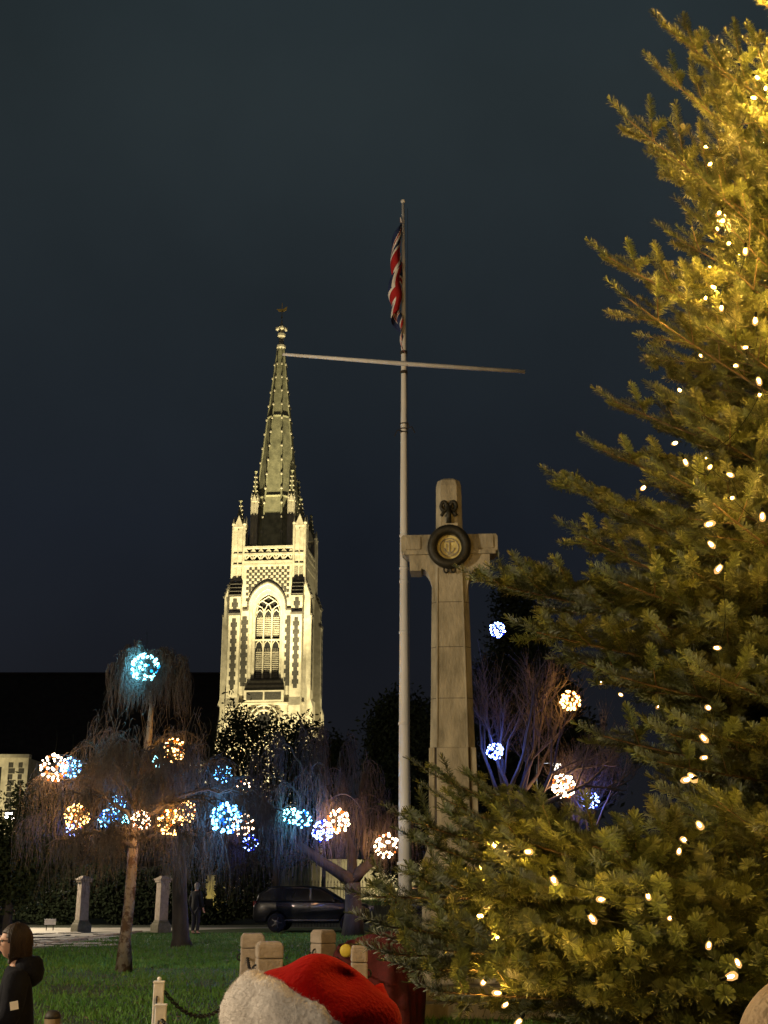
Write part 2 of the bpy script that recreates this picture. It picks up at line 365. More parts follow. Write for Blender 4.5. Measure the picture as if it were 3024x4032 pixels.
# buttresses: two to each corner, stepping back in sloping weatherings
prof = [(0, 0), (.95, 0), (.95, 15.2), (.72, 15.9), (.72, 22.75), (.60, 23.0), (.60, 24.4), (.1, 25.75), (0, 25.75)]
wea = [(.60, 24.37), (.68, 24.37), (.18, 25.78), (.08, 25.78)]
for fz in range(4):
    q = Matrix.Rotation(fz*math.pi/2, 4, 'Z')
    for s_ in (-1, 1):
        xc = s_*2.78
        b = MB(); b.prism([(-A-d+.02, z) for d, z in prof], 'x', xc-.5, xc+.5); b.v = [tuple(q @ Vector(v)) for v in b.v]; part(b, 'buttress', M_stone)
        b = MB(); b.prism([(-A-d, z) for d, z in wea], 'x', xc-.54, xc+.54)
        cor = MB(); cor.box((xc, -A-.67, 22.85), (1.08, .18, .2)); cor.v = [tuple(q @ Vector(v)) for v in cor.v]; part(cor, 'drip_course', M_shadetrim)
        for j in range(4):
            t = j/4; b.box((xc, -A-.65+t*.5, 24.5+t*1.35), (1.12, .16, .06))
        b.v = [tuple(q @ Vector(v)) for v in b.v]; part(b, 'weathering', M_shadetrim)
        if fz in (0, 1):
            v0 = q @ Vector((xc, -A-.712, 0)); v1 = q @ Vector((xc, -A-.592, 0))
            strip(v0.x, v0.y, 16.6, 22.5, fz*math.pi/2, .92); strip(v1.x, v1.y, 23.15, 24.3, fz*math.pi/2, .92)
    if fz == 1:
        for s_ in (-1, 1):
            v0 = q @ Vector((s_*2.0, -A-.012, 0)); strip(v0.x, v0.y, 16.9, 24.9, fz*math.pi/2, .8)
        b = MB(); b.add(*holed([(-1.9, 16.5), (1.9, 16.5), (1.9, 26.3), (-1.9, 26.3)], hole0, -A-.1, -A+.0)); b.v = [tuple(q @ Vector(v)) for v in b.v]; part(b, 'window_order', M_stone)
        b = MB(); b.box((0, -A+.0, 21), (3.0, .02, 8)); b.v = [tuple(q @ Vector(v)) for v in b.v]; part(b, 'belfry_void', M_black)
    # pierced parapet
    b = MB(); b.box((0, -A+.05, 28.75), (4.6, .26, .22)); b.box((0, -A+.05, 27.45), (4.6, .24, .26))
    for i in range(6):
        x0 = -2.1+i*.7
        b.bar((x0, -A+.05, 27.62), (x0+.7, -A+.05, 28.62), .13, .12); b.bar((x0+.7, -A+.04, 27.62), (x0, -A+.04, 28.62), .13, .12); b.box((x0, -A+.05, 28.1), (.1, .13, 1.1))
    b.box((2.1, -A+.05, 28.1), (.1, .13, 1.1))
    b.v = [tuple(q @ Vector(v)) for v in b.v]; part(b, 'parapet', M_stone)
b = MB(); b.box((0, 0, 27.35), (2*A-.5, 2*A-.5, .1)); part(b, 'tower_roof', M_shadetrim)
# crocketed pinnacle used on turrets and round the spire
crk = MB().ico((0, 0, 0), .11, 1).mesh('crocket', M_stone)
def pinnacle(x, y, z0, sh, w0, sp_h, name='turret'):
    t = empty(name, (x, y, 0)); t.parent = TW
    b = MB(); b.box((0, 0, z0+sh/2), (w0, w0, sh))
    for sx in (-1, 1):
        for sy in (-1, 1): b.lathe([(w0*.13, z0-.0), (w0*.13, z0+sh+.05), (w0*.17, z0+sh+.12), (w0*.17, z0+sh+.2), (.01, z0+sh+.65)], 6, (sx*w0*.5, sy*w0*.5, 0))
    for fz in range(4):
        q = Matrix.Rotation(fz*math.pi/2, 4, 'Z')
        bb = MB(); bb.box((0, -w0*.5-.03, z0+sh*.48), (w0*.09, .08, sh*.9)); bb.box((0, -w0*.5-.02, z0+.1), (w0, .06, .2))
        b.add([q @ Vector(v) for v in bb.v], bb.f)
    b.build('shaft', M_stone, t)
    for fz in range(4):
        q = Matrix.Rotation(fz*math.pi/2, 4, 'Z')
        bb = MB(); bb.prism([(-w0*.44, z0+sh-.15), (w0*.44, z0+sh-.15), (0, z0+sh+w0*.95)], 'y', -w0*.5-.09, -w0*.5+.02); bb.v = [tuple(q @ Vector(v)) for v in bb.v]; bb.build('gablet', M_stone, t)
    b = MB(); b.lathe([(w0*.45, z0+sh), (.06, z0+sh+sp_h)], 8); b.ico((0, 0, z0+sh+sp_h), .13, 1); b.lathe([(.03, z0+sh+sp_h), (.17, z0+sh+sp_h+.08), (.05, z0+sh+sp_h+.25)], 6); b.build('spirelet', M_spire, t)
    for k in range(4):
        a_ = k*math.pi/2+math.pi/4
        for j in range(1, 6):
            tt = j/6; r_ = w0*.45*(1-tt)+.08
            c = link('crocket', crk, t, (r_*math.cos(a_), r_*math.sin(a_), z0+sh+tt*sp_h)); c.scale = (.8, .8, .8)
for sx in (-1, 1):
    for sy in (-1, 1):
        pinnacle(sx*2.8, sy*2.8, 25.2, 5.5, 1.0, 2.3)
        pinnacle(sx*1.72, sy*1.72, 28.2, 5.2, .55, 2.6, 'spire_pinnacle')
        b = MB(); b.prism([(0, 31.2), (.9, 32.6), (.9, 33.0), (0, 31.9)], 'y', -.13, .13); b.v = [tuple(Matrix.Rotation(math.atan2(-sy, -sx), 4, 'Z') @ Vector(v)+Vector((sx*1.72, sy*1.72, 0))) for v in b.v]; part(b, 'flying_buttress', M_spire)
# spire
SPI = empty('spire', (0, 0, -2.23)); SPI.parent = TW; SPI.scale = (1, 1, 1.08)
zs0, zs1, rs0, rs1 = 27.9, 47.0, 2.42, .30
b = MB()
def rs(z): return rs0+(rs1-rs0)*(z-zs0)/(zs1-zs0)
b.lathe([(rs(z)/math.cos(math.pi/8), z) for z in (zs0, 33, 37, 40.5, 44, zs1)], 8, ph=math.pi/8); b.build('spire_faces', M_spire, SPI)
b = MB()
for k in range(8):
    a_ = math.pi/8+k*math.pi/4
    b.tube([((rs(z)/math.cos(math.pi/8)+.0)*math.cos(a_), (rs(z)/math.cos(math.pi/8))*math.sin(a_), z) for z in (zs0, 37, zs1)], [.13, .11, .08], 5)
    for j in range(13):
        z = 30.2+j*1.27; r_ = rs(z)/math.cos(math.pi/8)+.09
        c = link('crocket', crk, SPI, (r_*math.cos(a_), r_*math.sin(a_), z)); c.scale = (1.35-.04*j, 1.35-.04*j, 1.3)
b.build('rib', M_spire, SPI)
for z in (33.4, 40.6):
    b = MB(); b.lathe([(rs(z)/math.cos(math.pi/8)+.05, z-.12), (rs(z)/math.cos(math.pi/8)+.1, z), (rs(z)/math.cos(math.pi/8)+.02, z+.12)], 8, ph=math.pi/8); b.build('band', M_spire, SPI)
b = MB(); b.lathe([(.32, 46.9), (.46, 47.05), (.46, 47.25), (.26, 47.45), (.24, 48.0), (.4, 48.15), (.4, 48.35), (.18, 48.5), (.16, 48.8), (.3, 49.0), (.12, 49.3), (.03, 49.8)], 8)
for k in range(4):
    a_ = k*math.pi/2+.3; b.ico((.36*math.cos(a_), .36*math.sin(a_), 48.85), .24, 1)
b.build('finial', M_stone, SPI, smooth=False)
b = MB(); b.tube([(0, 0, 49.6), (0, 0, 51.3)], .035, 5); b.ico((0, 0, 49.95), .09, 1); b.prism([(-.55, 50.75), (.1, 50.7), (.5, 50.95), (.45, 50.6), (.1, 50.45), (-.3, 50.5)], 'y', -.03, .03); b.build('weather_vane', M_gilt, SPI)

# floodlights standing in the churchyard round the tower
def floodlight(x, y, aim, energy, spot, label, col=(1, .84, .45)):
    t = empty('floodlight', (x, y, 0), 0, label, 'floodlight', 'floodlights round the church')
    d = (Vector(aim)-Vector((x, y, .45))).normalized(); q = d.to_track_quat('Z', 'Y').to_matrix().to_4x4()
    b = MB(); b.box(None, (.5, .4, .22), mtx=Matrix.Translation((0, 0, .45)) @ q); b.build('housing', M_chain, t, bevel=.02)
    b = MB(); b.box((0, 0, .13), (.3, .3, .26)); b.build('stand', M_chain, t)
    lamp('beam', 'SPOT', Vector((0, 0, .45))+d*.3, energy, col, t, .25, aim, spot, .6)
floodlight(-11.2, 88.3, (-9.6, 97.5, 19), 27000, 58, 'floodlight on the grass aimed up the left of the tower')
floodlight(-6.2, 88.6, (-8.4, 97.5, 19), 27000, 58, 'floodlight on the grass aimed up the front of the tower')
floodlight(6.5, 97, (-6, 100, 24), 24000, 56, 'floodlight aimed at the side wall of the tower')
floodlight(-8.4, 86.3, (-9.2, 99.8, 41), 190000, 29, 'narrow floodlight aimed at the spire')

# ================================================================ nave and chapel wing
nx1 = -13.4
NV = empty('church_nave', (-30, 100, 0), 0, 'long church nave with unlit dark slate roof running to the tower', 'church')
b = MB(); b.box((-4.7, 0, 5.3), (42.6, 10, 10.6)); b.build('wall', M_stone, NV)
ridge = P(400, 2655, 100).z
b = MB(); b.prism([(-5.7, 10.3), (0, ridge), (5.7, 10.3), (5.2, 10.1), (0, ridge-.5), (-5.2, 10.1)], 'x', -26.5, 16.9); rf = b.build('roof', M_slate, NV)
b = MB(); b.box((-4.8, 0, ridge+.05), (43.2, .3, .18)); b.build('ridge_tile', M_slate, rf)
for i in range(5):
    b = MB(); b.prism(arch(1.1, 2.5, 6.5, 8.2, 6, -14+i*6.5), 'y', -5.06, -4.9); b.build('window', M_black, NV)
CHX = P(112, 3000, 90)
CH = empty('chapel_wing', (CHX.x, 90, 0), 0, 'floodlit cream chapel wing with flint panels beside the dark nave', 'church')
hz = P(60, 2985, 90).z
b = MB(); b.add(*holed([(-9, 0), (0, 0), (0, hz), (-9, hz)], [(-3.2, hz-3.6), (-1.9, hz-3.6), (-1.9, hz-.6), (-3.2, hz-.6)][::-1], 0, .5)); b.build('wall', M_stone, CH)
b = MB(); b.box((-4.5, 3, hz/2), (8.98, 5, hz)); b.build('wall', M_stone, CH)
b = MB(); b.box((-2.55, .35, hz-2.1), (1.3, .05, 3)); b.build('window', M_black, CH)
b = MB(); b.box((-4.5, -.1, hz+.12), (9.3, .7, .24)); b.build('cornice', M_stone, CH)
for i in range(9):
    for x, wd in ((-1.25, .42), (-.55, .36)):
        b = MB(); b.box((x+(i % 2)*.08, -.012, hz-.5-i*.42), (wd*(.8+.3*(i % 2)), .03, .36)); b.build('flint_block', M_flint, CH)
floodlight(CHX.x-4, 81, (CHX.x-3.5, 90, 6.5), 8000, 46, 'floodlight on the grass before the chapel wing')

# ================================================================ fir (Christmas) tree
FT = Vector((2.95, 6.5, 0))
def fir_branch_mesh(L, seed):
    r = np.random.default_rng(seed); sh = []   # shoots: (start, dir, length)
    stems = MB(); 
    zc = lambda s: .06*L*(s/L)**2-.03*math.sin(s*3+seed)
    pts = [(s, .03*math.sin(s*2.3+seed), zc(s)) for s in np.linspace(0, L, 12)]
    stems.tube(pts, list(np.linspace(.006+.006*L, .004, 12)), 5)
    s = .16*L
    def pt(s): return np.array([s, .03*math.sin(s*2.3+seed), zc(s)])
    k = 0
    while s < L*.99:
        for sd in (-1, 1):
            if r.random() < .1: continue
            ang = R(r.uniform(42, 62)); l = min((L-s)*.62+.10, .85)*r.uniform(.65, 1.15)
            d = np.array([math.cos(ang), sd*math.sin(ang), r.uniform(-.12, .28)]); d /= np.linalg.norm(d)
            p0 = pt(s); nrm = np.array([0, 0, 1.0])
            curve = r.uniform(-.1, .22)
            q = lambda u, p0=p0, d=d, l=l, curve=curve: p0+d*u+nrm*curve*u*u/max(l, .2)
            stems.tube([tuple(q(u)) for u in (0, l*.5, l)], [.0045, .0035, .0025], 4, False)
            # needles along the lateral itself
            u = 0.02
            while u < l-.05:
                a = q(u); e_ = q(min(u+.13, l)); dd = e_-a; ln = np.linalg.norm(dd)
                if ln > .02: sh.append((a, dd/ln, ln, .8))
                u += .13
            # side shoots
            u = .07
            while u < l*.98:
                for s2 in (-1, 1):
                    if r.random() < .30: continue
                    a2 = R(r.uniform(38, 58))*s2; c, s_ = math.cos(a2), math.sin(a2)
                    d2 = np.array([d[0]*c-d[1]*s_, d[0]*s_+d[1]*c, d[2]+r.uniform(-.1, .35)]); d2 /= np.linalg.norm(d2)
                    l2 = min(.10+(l-u)*.45, .24)*r.uniform(.7, 1.25); sh.append((q(u), d2, l2, 1.0))
                u += r.uniform(.11, .17)
            sh.append((q(l*.97), (q(l)-q(l*.8))/np.linalg.norm(q(l)-q(l*.8)), r.uniform(.08, .15), 1.0))
        if r.random() < .5:   # upright shoot on the stem
            d = np.array([.5, r.uniform(-.4, .4), .8]); d /= np.linalg.norm(d); sh.append((pt(s), d, r.uniform(.1, .2), 1.0))
        s += r.uniform(.17, .25)
    u = .3*L
    while u < L:
        a = pt(u); e_ = pt(min(u+.13, L+.06)); dd = e_-a; ln = np.linalg.norm(dd); sh.append((a, dd/max(ln, 1e-6), ln, .9)); u += .13
    sh.append((pt(L), np.array([.95, 0, .25]), .15, 1.1))
    A0 = np.array([x[0] for x in sh]); D0 = np.array([x[1] for x in sh]); L0 = np.array([x[2] for x in sh]); S0 = np.array([x[3] for x in sh])
    cnt = np.maximum(14, (L0/.00105).astype(int)); idx = np.repeat(np.arange(len(sh)), cnt); N = len(idx)
    t = np.concatenate([(np.arange(c)+.5)/c for c in cnt]); D = D0[idx]
    up = np.array([0, 0, 1.0]); X = np.cross(D, up); X /= np.linalg.norm(X, axis=1)[:, None]+1e-9; Z = np.cross(X, D)
    phi = r.normal(0, 1.2, N); ang = np.radians(r.uniform(50, 78, N)*(1-.55*(t > .93)))
    rad = X*np.sin(phi)[:, None]+Z*np.cos(phi)[:, None]
    nd = D*np.cos(ang)[:, None]+rad*np.sin(ang)[:, None]
    nl = (r.uniform(.034, .047, N)*S0[idx])[:, None]
    P0 = A0[idx]+D*(t*L0[idx])[:, None]; wv = np.cross(nd, rad); wv /= np.linalg.norm(wv, axis=1)[:, None]+1e-9; wv *= .0019
    tipc = P0+nd*nl
    V = np.stack([P0-wv*.7, P0+wv*.7, tipc+wv, tipc-wv], 1).reshape(-1, 3); Fq = np.arange(4*N).reshape(-1, 4)
    sv = np.array(stems.v); sf = [f for f in stems.f if len(f) == 4]
    V = np.concatenate([V, sv]); F2 = np.array(sf)+4*N
    me = np_mesh('branch', V, np.concatenate([Fq, F2]), [M_needle, M_twig], mi=[0]*N+[1]*len(sf))
    tone = np.concatenate([r.uniform(.45, 1.25, len(sh))[idx]*r.uniform(.55, 1.3, N), np.ones(len(sf))]).astype(np.float32)
    at = me.attributes.new('tone', 'FLOAT', 'FACE'); at.data.foreach_set('value', tone[:len(me.polygons)])
    return me
FIR = empty('fir_tree', FT, 0, 'tall fir tree strung with warm white fairy lights beside the stone cross', 'tree')
b = MB(); b.tube([(0, 0, 0), (.01, .02, 2), (0, 0, 5), (.01, 0, 8.4)], [.13, .11, .06, .012], 10); b.build('trunk', M_bark, FIR)
VAR = [(L, fir_branch_mesh(L, 11+i)) for i, L in enumerate((2.9, 2.7, 2.2, 2.0, 1.55, 1.4, 1.0, .65))]
def fir_branch(o, tip, roll=0.0, thin=1.0):
    o = Vector(o); tip = Vector(tip); d = tip-o; ln = d.length
    L, me = min(VAR, key=lambda v: abs(math.log(v[0]/ln))+random.uniform(0, .12))
    ob = link('branch', me, FIR)
    x = d.normalized(); z = Vector((0, 0, 1)); y = z.cross(x).normalized(); z = x.cross(y)
    M = Matrix((x, y, z)).transposed().to_4x4(); s = ln/(L+.04)
    ob.matrix_basis = Matrix.Translation(o-FT) @ M @ Matrix.Rotation(roll, 4, 'X') @ Matrix.Diagonal((s, min(s, 1.15)*thin, min(s, 1.1)*thin, 1))
# branches whose tips show against the sky (picture column, row, depth)
TIPS = [(2990, 20, 6.7), (2590, 130, 6.4), (2545, 290, 6.6), (2420, 480, 6.3), (2540, 610, 6.6), (2700, 690, 6.2), (2690, 860, 6.5), (2630, 950, 6.4), (2350, 1040, 6.3), (2440, 1190, 6.0),
        (2560, 1310, 6.3), (2620, 1480, 6.5), (2380, 1610, 6.5), (2600, 1600, 6.1), (2330, 1810, 6.3), (2175, 1955, 6.2), (2250, 2150, 6.0), (2420, 2080, 6.6), (1860, 2365, 6.2), (1980, 2350, 6.5),
        (2080, 2560, 6.0), (2230, 2660, 6.3), (2420, 2720, 5.9), (2345, 2950, 6.2), (2560, 3060, 5.9), (1655, 3110, 6.3), (1700, 3210, 6.0), (1560, 3340, 6.3), (1600, 3420, 6.6), (1630, 3590, 6.1), (1440, 3665, 5.9), (1620, 3640, 6.4),
        (1560, 3850, 5.8), (1700, 3760, 6.2), (1900, 3350, 5.9), (2050, 3430, 6.4), (2600, 2950, 5.8), (2700, 2300, 5.6), (2750, 1300, 5.9), (2850, 900, 6.0), (2900, 400, 6.2), (2750, 250, 6.5), (2600, 1900, 5.8), (2400, 2350, 5.7), (2300, 3400, 5.7), (1480, 3790, 5.6), (1530, 3900, 5.5), (1620, 3960, 5.6), (1700, 3890, 5.4), (1820, 3960, 5.5), (1950, 3900, 5.3), (2080, 4000, 5.4), (1730, 4040, 5.5), (2100, 3600, 5.5), (2500, 3600, 5.3), (2800, 3200, 5.2), (2750, 2700, 5.4)]
for px, py, Y in TIPS:
    tip = P(px, py, Y); hd = (Vector((tip.x, tip.y, 0))-FT).length
    el = R(8+ (tip.z-2.4)*7.5+random.uniform(-5, 5)); el = max(R(-12), min(R(48), el))
    if 3080 < py < 3450: el = R(22 if py < 3230 else 15)
    fir_branch((FT.x, FT.y, tip.z-hd*math.tan(el)), tip, R(random.uniform(-18, 18))*(.3 if 3080 < py < 3230 else 1), .62 if 3080 < py < 3230 else (.80 if py < 2250 else .95))
SIL = np.array([(0, 3000), (100, 2850), (250, 2700), (480, 2560), (650, 2700), (850, 2700), (1040, 2550), (1200, 2480), (1350, 2600), (1500, 2660), (1600, 2560), (1800, 2400), (1950, 2300), (2150, 2300), (2300, 2200), (2400, 2050), (2550, 2150), (2700, 2350), (2950, 2550), (3060, 2750), (3200, 2700), (3310, 2350), (3400, 2050), (3500, 1900), (3700, 1800), (4032, 1680)], float).T
def Rz(z): return max(.25, 2.75-.42*(z-1.95))
z = .5; k = 0
while z < 8.0:
    nb = 7
    for i in range(nb):
        az = (i+random.uniform(-.35, .35))/nb*2*math.pi+k*.9
        el = max(R(-10), min(R(52), R(4+(z-1.8)*8)))
        # radius met by a rising branch
        zt = z
        for _ in range(4): zt = z+Rz(zt)*math.tan(el)
        rr = Rz(zt)*random.uniform(.72, .95)
        rr = max(.35, rr)
        zs_ = z+random.uniform(-.12, .12)
        while rr > .4:   # keep the gaps between the long branches open
            q = Vector((FT.x+rr*math.cos(az), FT.y+rr*math.sin(az), zs_+rr*math.tan(el)))-Vector((0, 0, CAMZ)); dep = q.dot(F_)
            if dep < .5: break
            py_ = 2016-FPX*q.dot(U_)/dep
            if 1512+FPX*q.x/dep > np.interp(py_, SIL[0], SIL[1])+(190 if py_ < 2300 else 120): break
            rr -= .06
        fir_branch((FT.x, FT.y, zs_), (FT.x+rr*math.cos(az), FT.y+rr*math.sin(az), zs_+rr*math.tan(el)), R(random.uniform(-20, 20)))
    z += .36; k += 1
# fairy lights
def cone_hit(px, py, f=.9):
    d = ray(px, py); o = Vector((0, 0, CAMZ)); best = None; t = 3.0
    while t < 9:
        q = o+d*t; rr = math.hypot(q.x-FT.x, q.y-FT.y)
        if rr < f*Rz(q.z): return q-d*random.uniform(0, .3)
        if best is None or rr/max(.3, Rz(q.z)) < best[0]: best = (rr/max(.3, Rz(q.z)), q)
        t += .03
    return best[1]
BULBS = [(2982, 305), (3015, 348), (2967, 385), (2779, 579), (2796, 646), (2831, 839), (2846, 869), (2870, 958), (2935, 988), (2779, 1173), (2810, 1131), (2841, 1212), (2974, 1262), (2935, 1368), (2896, 1440), (2988, 1499), (2991, 1554),
         (2699, 1819), (2796, 1838), (2874, 1869), (2882, 1961), (3002, 2033), (2792, 2064), (2800, 2143), (2831, 2238), (2822, 2551), (2789, 2787), (2770, 2905), (2774, 2983), (2704, 3070), (2725, 3060), (2754, 3248), (2694, 3308), (2674, 3351),
         (1945, 3326), (2079, 3354), (1904, 3418), (2180, 3464), (2368, 3542), (2552, 3529), (1890, 3607), (1886, 3643), (1932, 3712), (1959, 3694), (1904, 3868), (1959, 3910), (1991, 3956), (2791, 3721), (2905, 3790), (2878, 3845), (2331, 3616), (2639, 3616), (2042, 4025)]
SL = empty('fairy_lights', FT, 0, 'string of warm white fairy lights wound round the fir tree', 'fairy lights')
M_bulb = emit('warm_filament', (1.0, .58, .14), 2400)
M_shell = bpy.data.materials.new('bulb_glow_shell'); M_shell.use_nodes = True; _t = M_shell.node_tree; _t.nodes.clear()
_o = _t.nodes.new('ShaderNodeOutputMaterial'); _a = _t.nodes.new('ShaderNodeAddShader'); _e = _t.nodes.new('ShaderNodeEmission'); _tr = _t.nodes.new('ShaderNodeBsdfTransparent')
_e.inputs[0].default_value = (1, .52, .17, 1); _e.inputs[1].default_value = .6; _tr.inputs[0].default_value = (.85, .8, .7, 1)  # oversized emissive shell paints an amber halo round the filament
_t.links.new(_e.outputs[0], _a.inputs[0]); _t.links.new(_tr.outputs[0], _a.inputs[1]); _t.links.new(_a.outputs[0], _o.inputs[0]); M_shell.cycles.emission_sampling = 'NONE'
bp = MB(); bp.lathe([(.003, -.030), (.0135, -.020), (.0155, -.002), (.011, .016), (.003, .026)], 9); M_bulb2 = emit('boosted_filament', (1.0, .58, .13), 9000); bulb_me = bp.mesh('bulb', M_shell); fp = MB(); fp.lathe([(.0012, -.012), (.0048, -.008), (.0052, 0), (.0045, .008), (.0012, .012)], 6); fil_me = fp.mesh('filament', M_bulb); fil2_me = fp.mesh('filament', M_bulb2); bulb_me.polygons.foreach_set('use_smooth', [True]*len(bulb_me.polygons))
sk = MB(); sk.lathe([(.006, .02), (.0075, .024), (.0075, .045), (.003, .05)], 6); sock_me = sk.mesh('socket', M_wire)
pos = [cone_hit(*q) for q in BULBS]
# unseen rest of the string, with extra bulbs up high to brighten the fir
zz = 1.0; a_ = 0
while zz < 8.0:
    a_ += random.uniform(.28, .42)/max(.5, Rz(zz)*.8); zz += (.036 if zz < 4.3 else .011)+.004*random.random()
    q = Vector((FT.x+.84*Rz(zz)*math.cos(a_), FT.y+.84*Rz(zz)*math.sin(a_), zz))
    dd = q-Vector((0, 0, CAMZ)); dep = dd.dot(F_); pxx = 1512+FPX*dd.x/dep
    front = (q-FT).x*(-FT.x)+(q-FT).y*(-FT.y) > 0
    if pxx < 3040 and front: continue
    pos.append(q)
for q in pos:
    o = link('bulb', bulb_me, SL, q-FT); o.rotation_euler = (random.uniform(-2, 2), random.uniform(-1, 1), random.uniform(0, 6)); s_ = random.uniform(.6, 1.0); o.scale = (s_, s_, s_)
    c = link('socket', sock_me, o); link('filament', fil2_me if q.z > 4.4 else fil_me, o)  # upper filaments boosted well past the lower ones to gild the top
vis = sorted(pos[:len(BULBS)], key=lambda q: -q.z); k_ = 0
for a0, b0 in zip(vis[:-1], vis[1:]):
    if (a0-b0).length < .6: wr = MB(); wr.tube(bez(a0, (a0+b0)/2+Vector((.1, .16, -.05)), b0, 6), .0016, 4, False); wr.build('wire', M_wire, SL, world=True)

# ================================================================ bare and weeping trees
def twig_mesh(strands, rad, mat_, name='twigs', parent=None):
    """strands: list of lists of points, equal length; three sided tapering tubes"""
    S = np.array([[tuple(p) for p in s] for s in strands]); n, k, _ = S.shape
    ax = np.array([[1, 0, 0], [-.5, .866, 0], [-.5, -.866, 0]]); tap = np.linspace(1, .35, k)
    V = S[:, :, None, :]+ax[None, None]*(rad*tap)[None, :, None, None]
    base = (np.arange(n)[:, None, None]*k+np.arange(k-1)[None, :, None])*3; j = np.arange(3)[None, None, :]; j2 = (j+1) % 3
    Fq = np.stack([base+j, base+j2, base+3+j2, base+3+j], -1).reshape(-1, 4)
    me = np_mesh(name, V.reshape(-1, 3), Fq, mat_); o = link(name, me, parent)
    return o
def droop(p, out, L, k=8):
    """a hanging twig: leaves sideways, then falls"""
    pts = []; w1 = random.uniform(0, 6); wa = random.uniform(.02, .10)
    for i in range(k):
        t = i/(k-1); hx = out*(1-(1-t)**2.2)
        pts.append(Vector(p)+hx+Vector((wa*math.sin(t*5+w1), wa*math.cos(t*4+w1), -L*t**1.35+.05*math.sin(math.pi*min(1, t*3)))))
    return pts
def weeping(root, limbs, mb, ntw, Lr, spread, nsub=6):
    """limbs: (start, ctrl, end, radius). returns strands; each limb becomes a part of its own"""
    S = []
    for st, ct, en, r0 in limbs:
        mb = MB()
        ln = (Vector(en)-Vector(st)).length
        pts = bez(st, ct, en, 9); pts = [p+rv(.03*ln) if 0 < i < 9 else p for i, p in enumerate(pts)]
        mb.tube(pts, list(np.linspace(r0, r0*.25, 10)), 6)
        for j in range(nsub):
            t = random.uniform(.35, 1); i0 = min(8, int(t*9)); p = pts[i0]
            d = (pts[i0+1]-pts[i0]).normalized(); a = random.uniform(-1.3, 1.3); d = Matrix.Rotation(a, 3, 'Z') @ d
            l = random.uniform(.35, 1)*spread; ep = p+Vector((d.x*l, d.y*l, -.25*l)); cp = p+Vector((d.x*l*.5, d.y*l*.5, .3*l))
            sb = bez(p, cp, ep, 6); mb.tube(sb, list(np.linspace(r0*.35, r0*.1, 7)), 4, False)
            for _ in range(ntw):
                q = sb[random.randint(1, 6)]+rv(.04); ov = Vector((d.x, d.y, 0))*random.uniform(0, .25)*spread+Vector((random.uniform(-1, 1), random.uniform(-1, 1), 0))*.16*spread
                S.append(droop(q, ov, random.uniform(*Lr)))
        for _ in range(ntw):
            q = pts[random.randint(3, 9)]; S.append(droop(q, rv(.2*spread)*Vector((1, 1, 0)).length*.5, random.uniform(*Lr)))
        mb.build('limb', M_bark, root, True, True)
    return S
# --- weeping tree with the mottled trunk
bA = G(488, 3828); TA = empty('weeping_tree', bA, 0, 'bare weeping tree with mottled pale trunk and a fountain top of hanging twigs', 'tree')
YA = bA.y
trk = [bA+Vector((0, 0, -.05)), P(492, 3700, YA), P(508, 3560, YA), P(517, 3420, YA), P(528, 3250, YA+.1), P(560, 3080, YA+.1), P(585, 2900, YA), P(596, 2780, YA), P(590, 2690, YA), P(598, 2560, YA)]
b = MB(); b.tube([p+rv(.012) if i > 1 else p for i, p in enumerate(trk)], [.20, .125, .115, .11, .115, .09, .07, .05, .04, .02], 12); b.build('trunk', M_birch, TA, True, True)
limbs = []
for ex, ey, dy, sy in ((180, 3060, -.5, 3230), (110, 3230, .6, 3300), (260, 2990, .9, 3180), (330, 2930, -.9, 3150), (430, 2880, .4, 3060), (700, 2885, .5, 3050), (800, 2930, -.6, 3120), (900, 3010, .3, 3170), (950, 3130, -.4, 3220), (860, 3180, -1.3, 3240), (300, 3140, -1.5, 3260), (650, 2960, -1.4, 3060), (500, 2930, -1.2, 3060), (760, 3070, 1.4, 3180), (420, 3050, 1.6, 3180), (600, 3080, -1.8, 3200), (180, 3330, -.9, 3340), (390, 3300, -1.6, 3300), (740, 3300, -1.5, 3300), (880, 3330, .9, 3320)):
    st = P(535+random.uniform(-10, 14), sy, YA); en = P(ex, ey, YA+dy); ct = (st+en)/2+Vector((0, 0, .55)); limbs.append((st, ct, en, random.uniform(.035, .065)))
b = MB(); S = weeping(TA, limbs, b, 17, (.35, 1.25), .9, 9)
lt = []
for ex, ey, dy in ((425, 2640, .1), (450, 2580, -.3), (500, 2540, .3), (540, 2520, -.25), (660, 2560, .2), (715, 2600, -.2), (740, 2650, .25), (570, 2610, -.5), (640, 2600, .5), (480, 2610, .5), (610, 2570, -.45)):
    st = P(598, 2600+random.uniform(-50, 50), YA); en = P(ex, ey, YA+dy); lt.append((st, (st+en)/2+Vector((0, 0, .22)), en, .018))
S += weeping(TA, lt, b, 15, (.45, 1.25), .32, 6)
for _ in range(160):   # inner hanging twigs lower down
    q = P(random.uniform(350, 820), random.uniform(2780, 2950), YA+random.uniform(-.9, .9)); S.append(droop(q, rv(.2), random.uniform(.4, 1)))
o = twig_mesh(S, .0068, M_wtwig); o.parent = TA; o.location = -bA; o['kind'] = 'stuff'
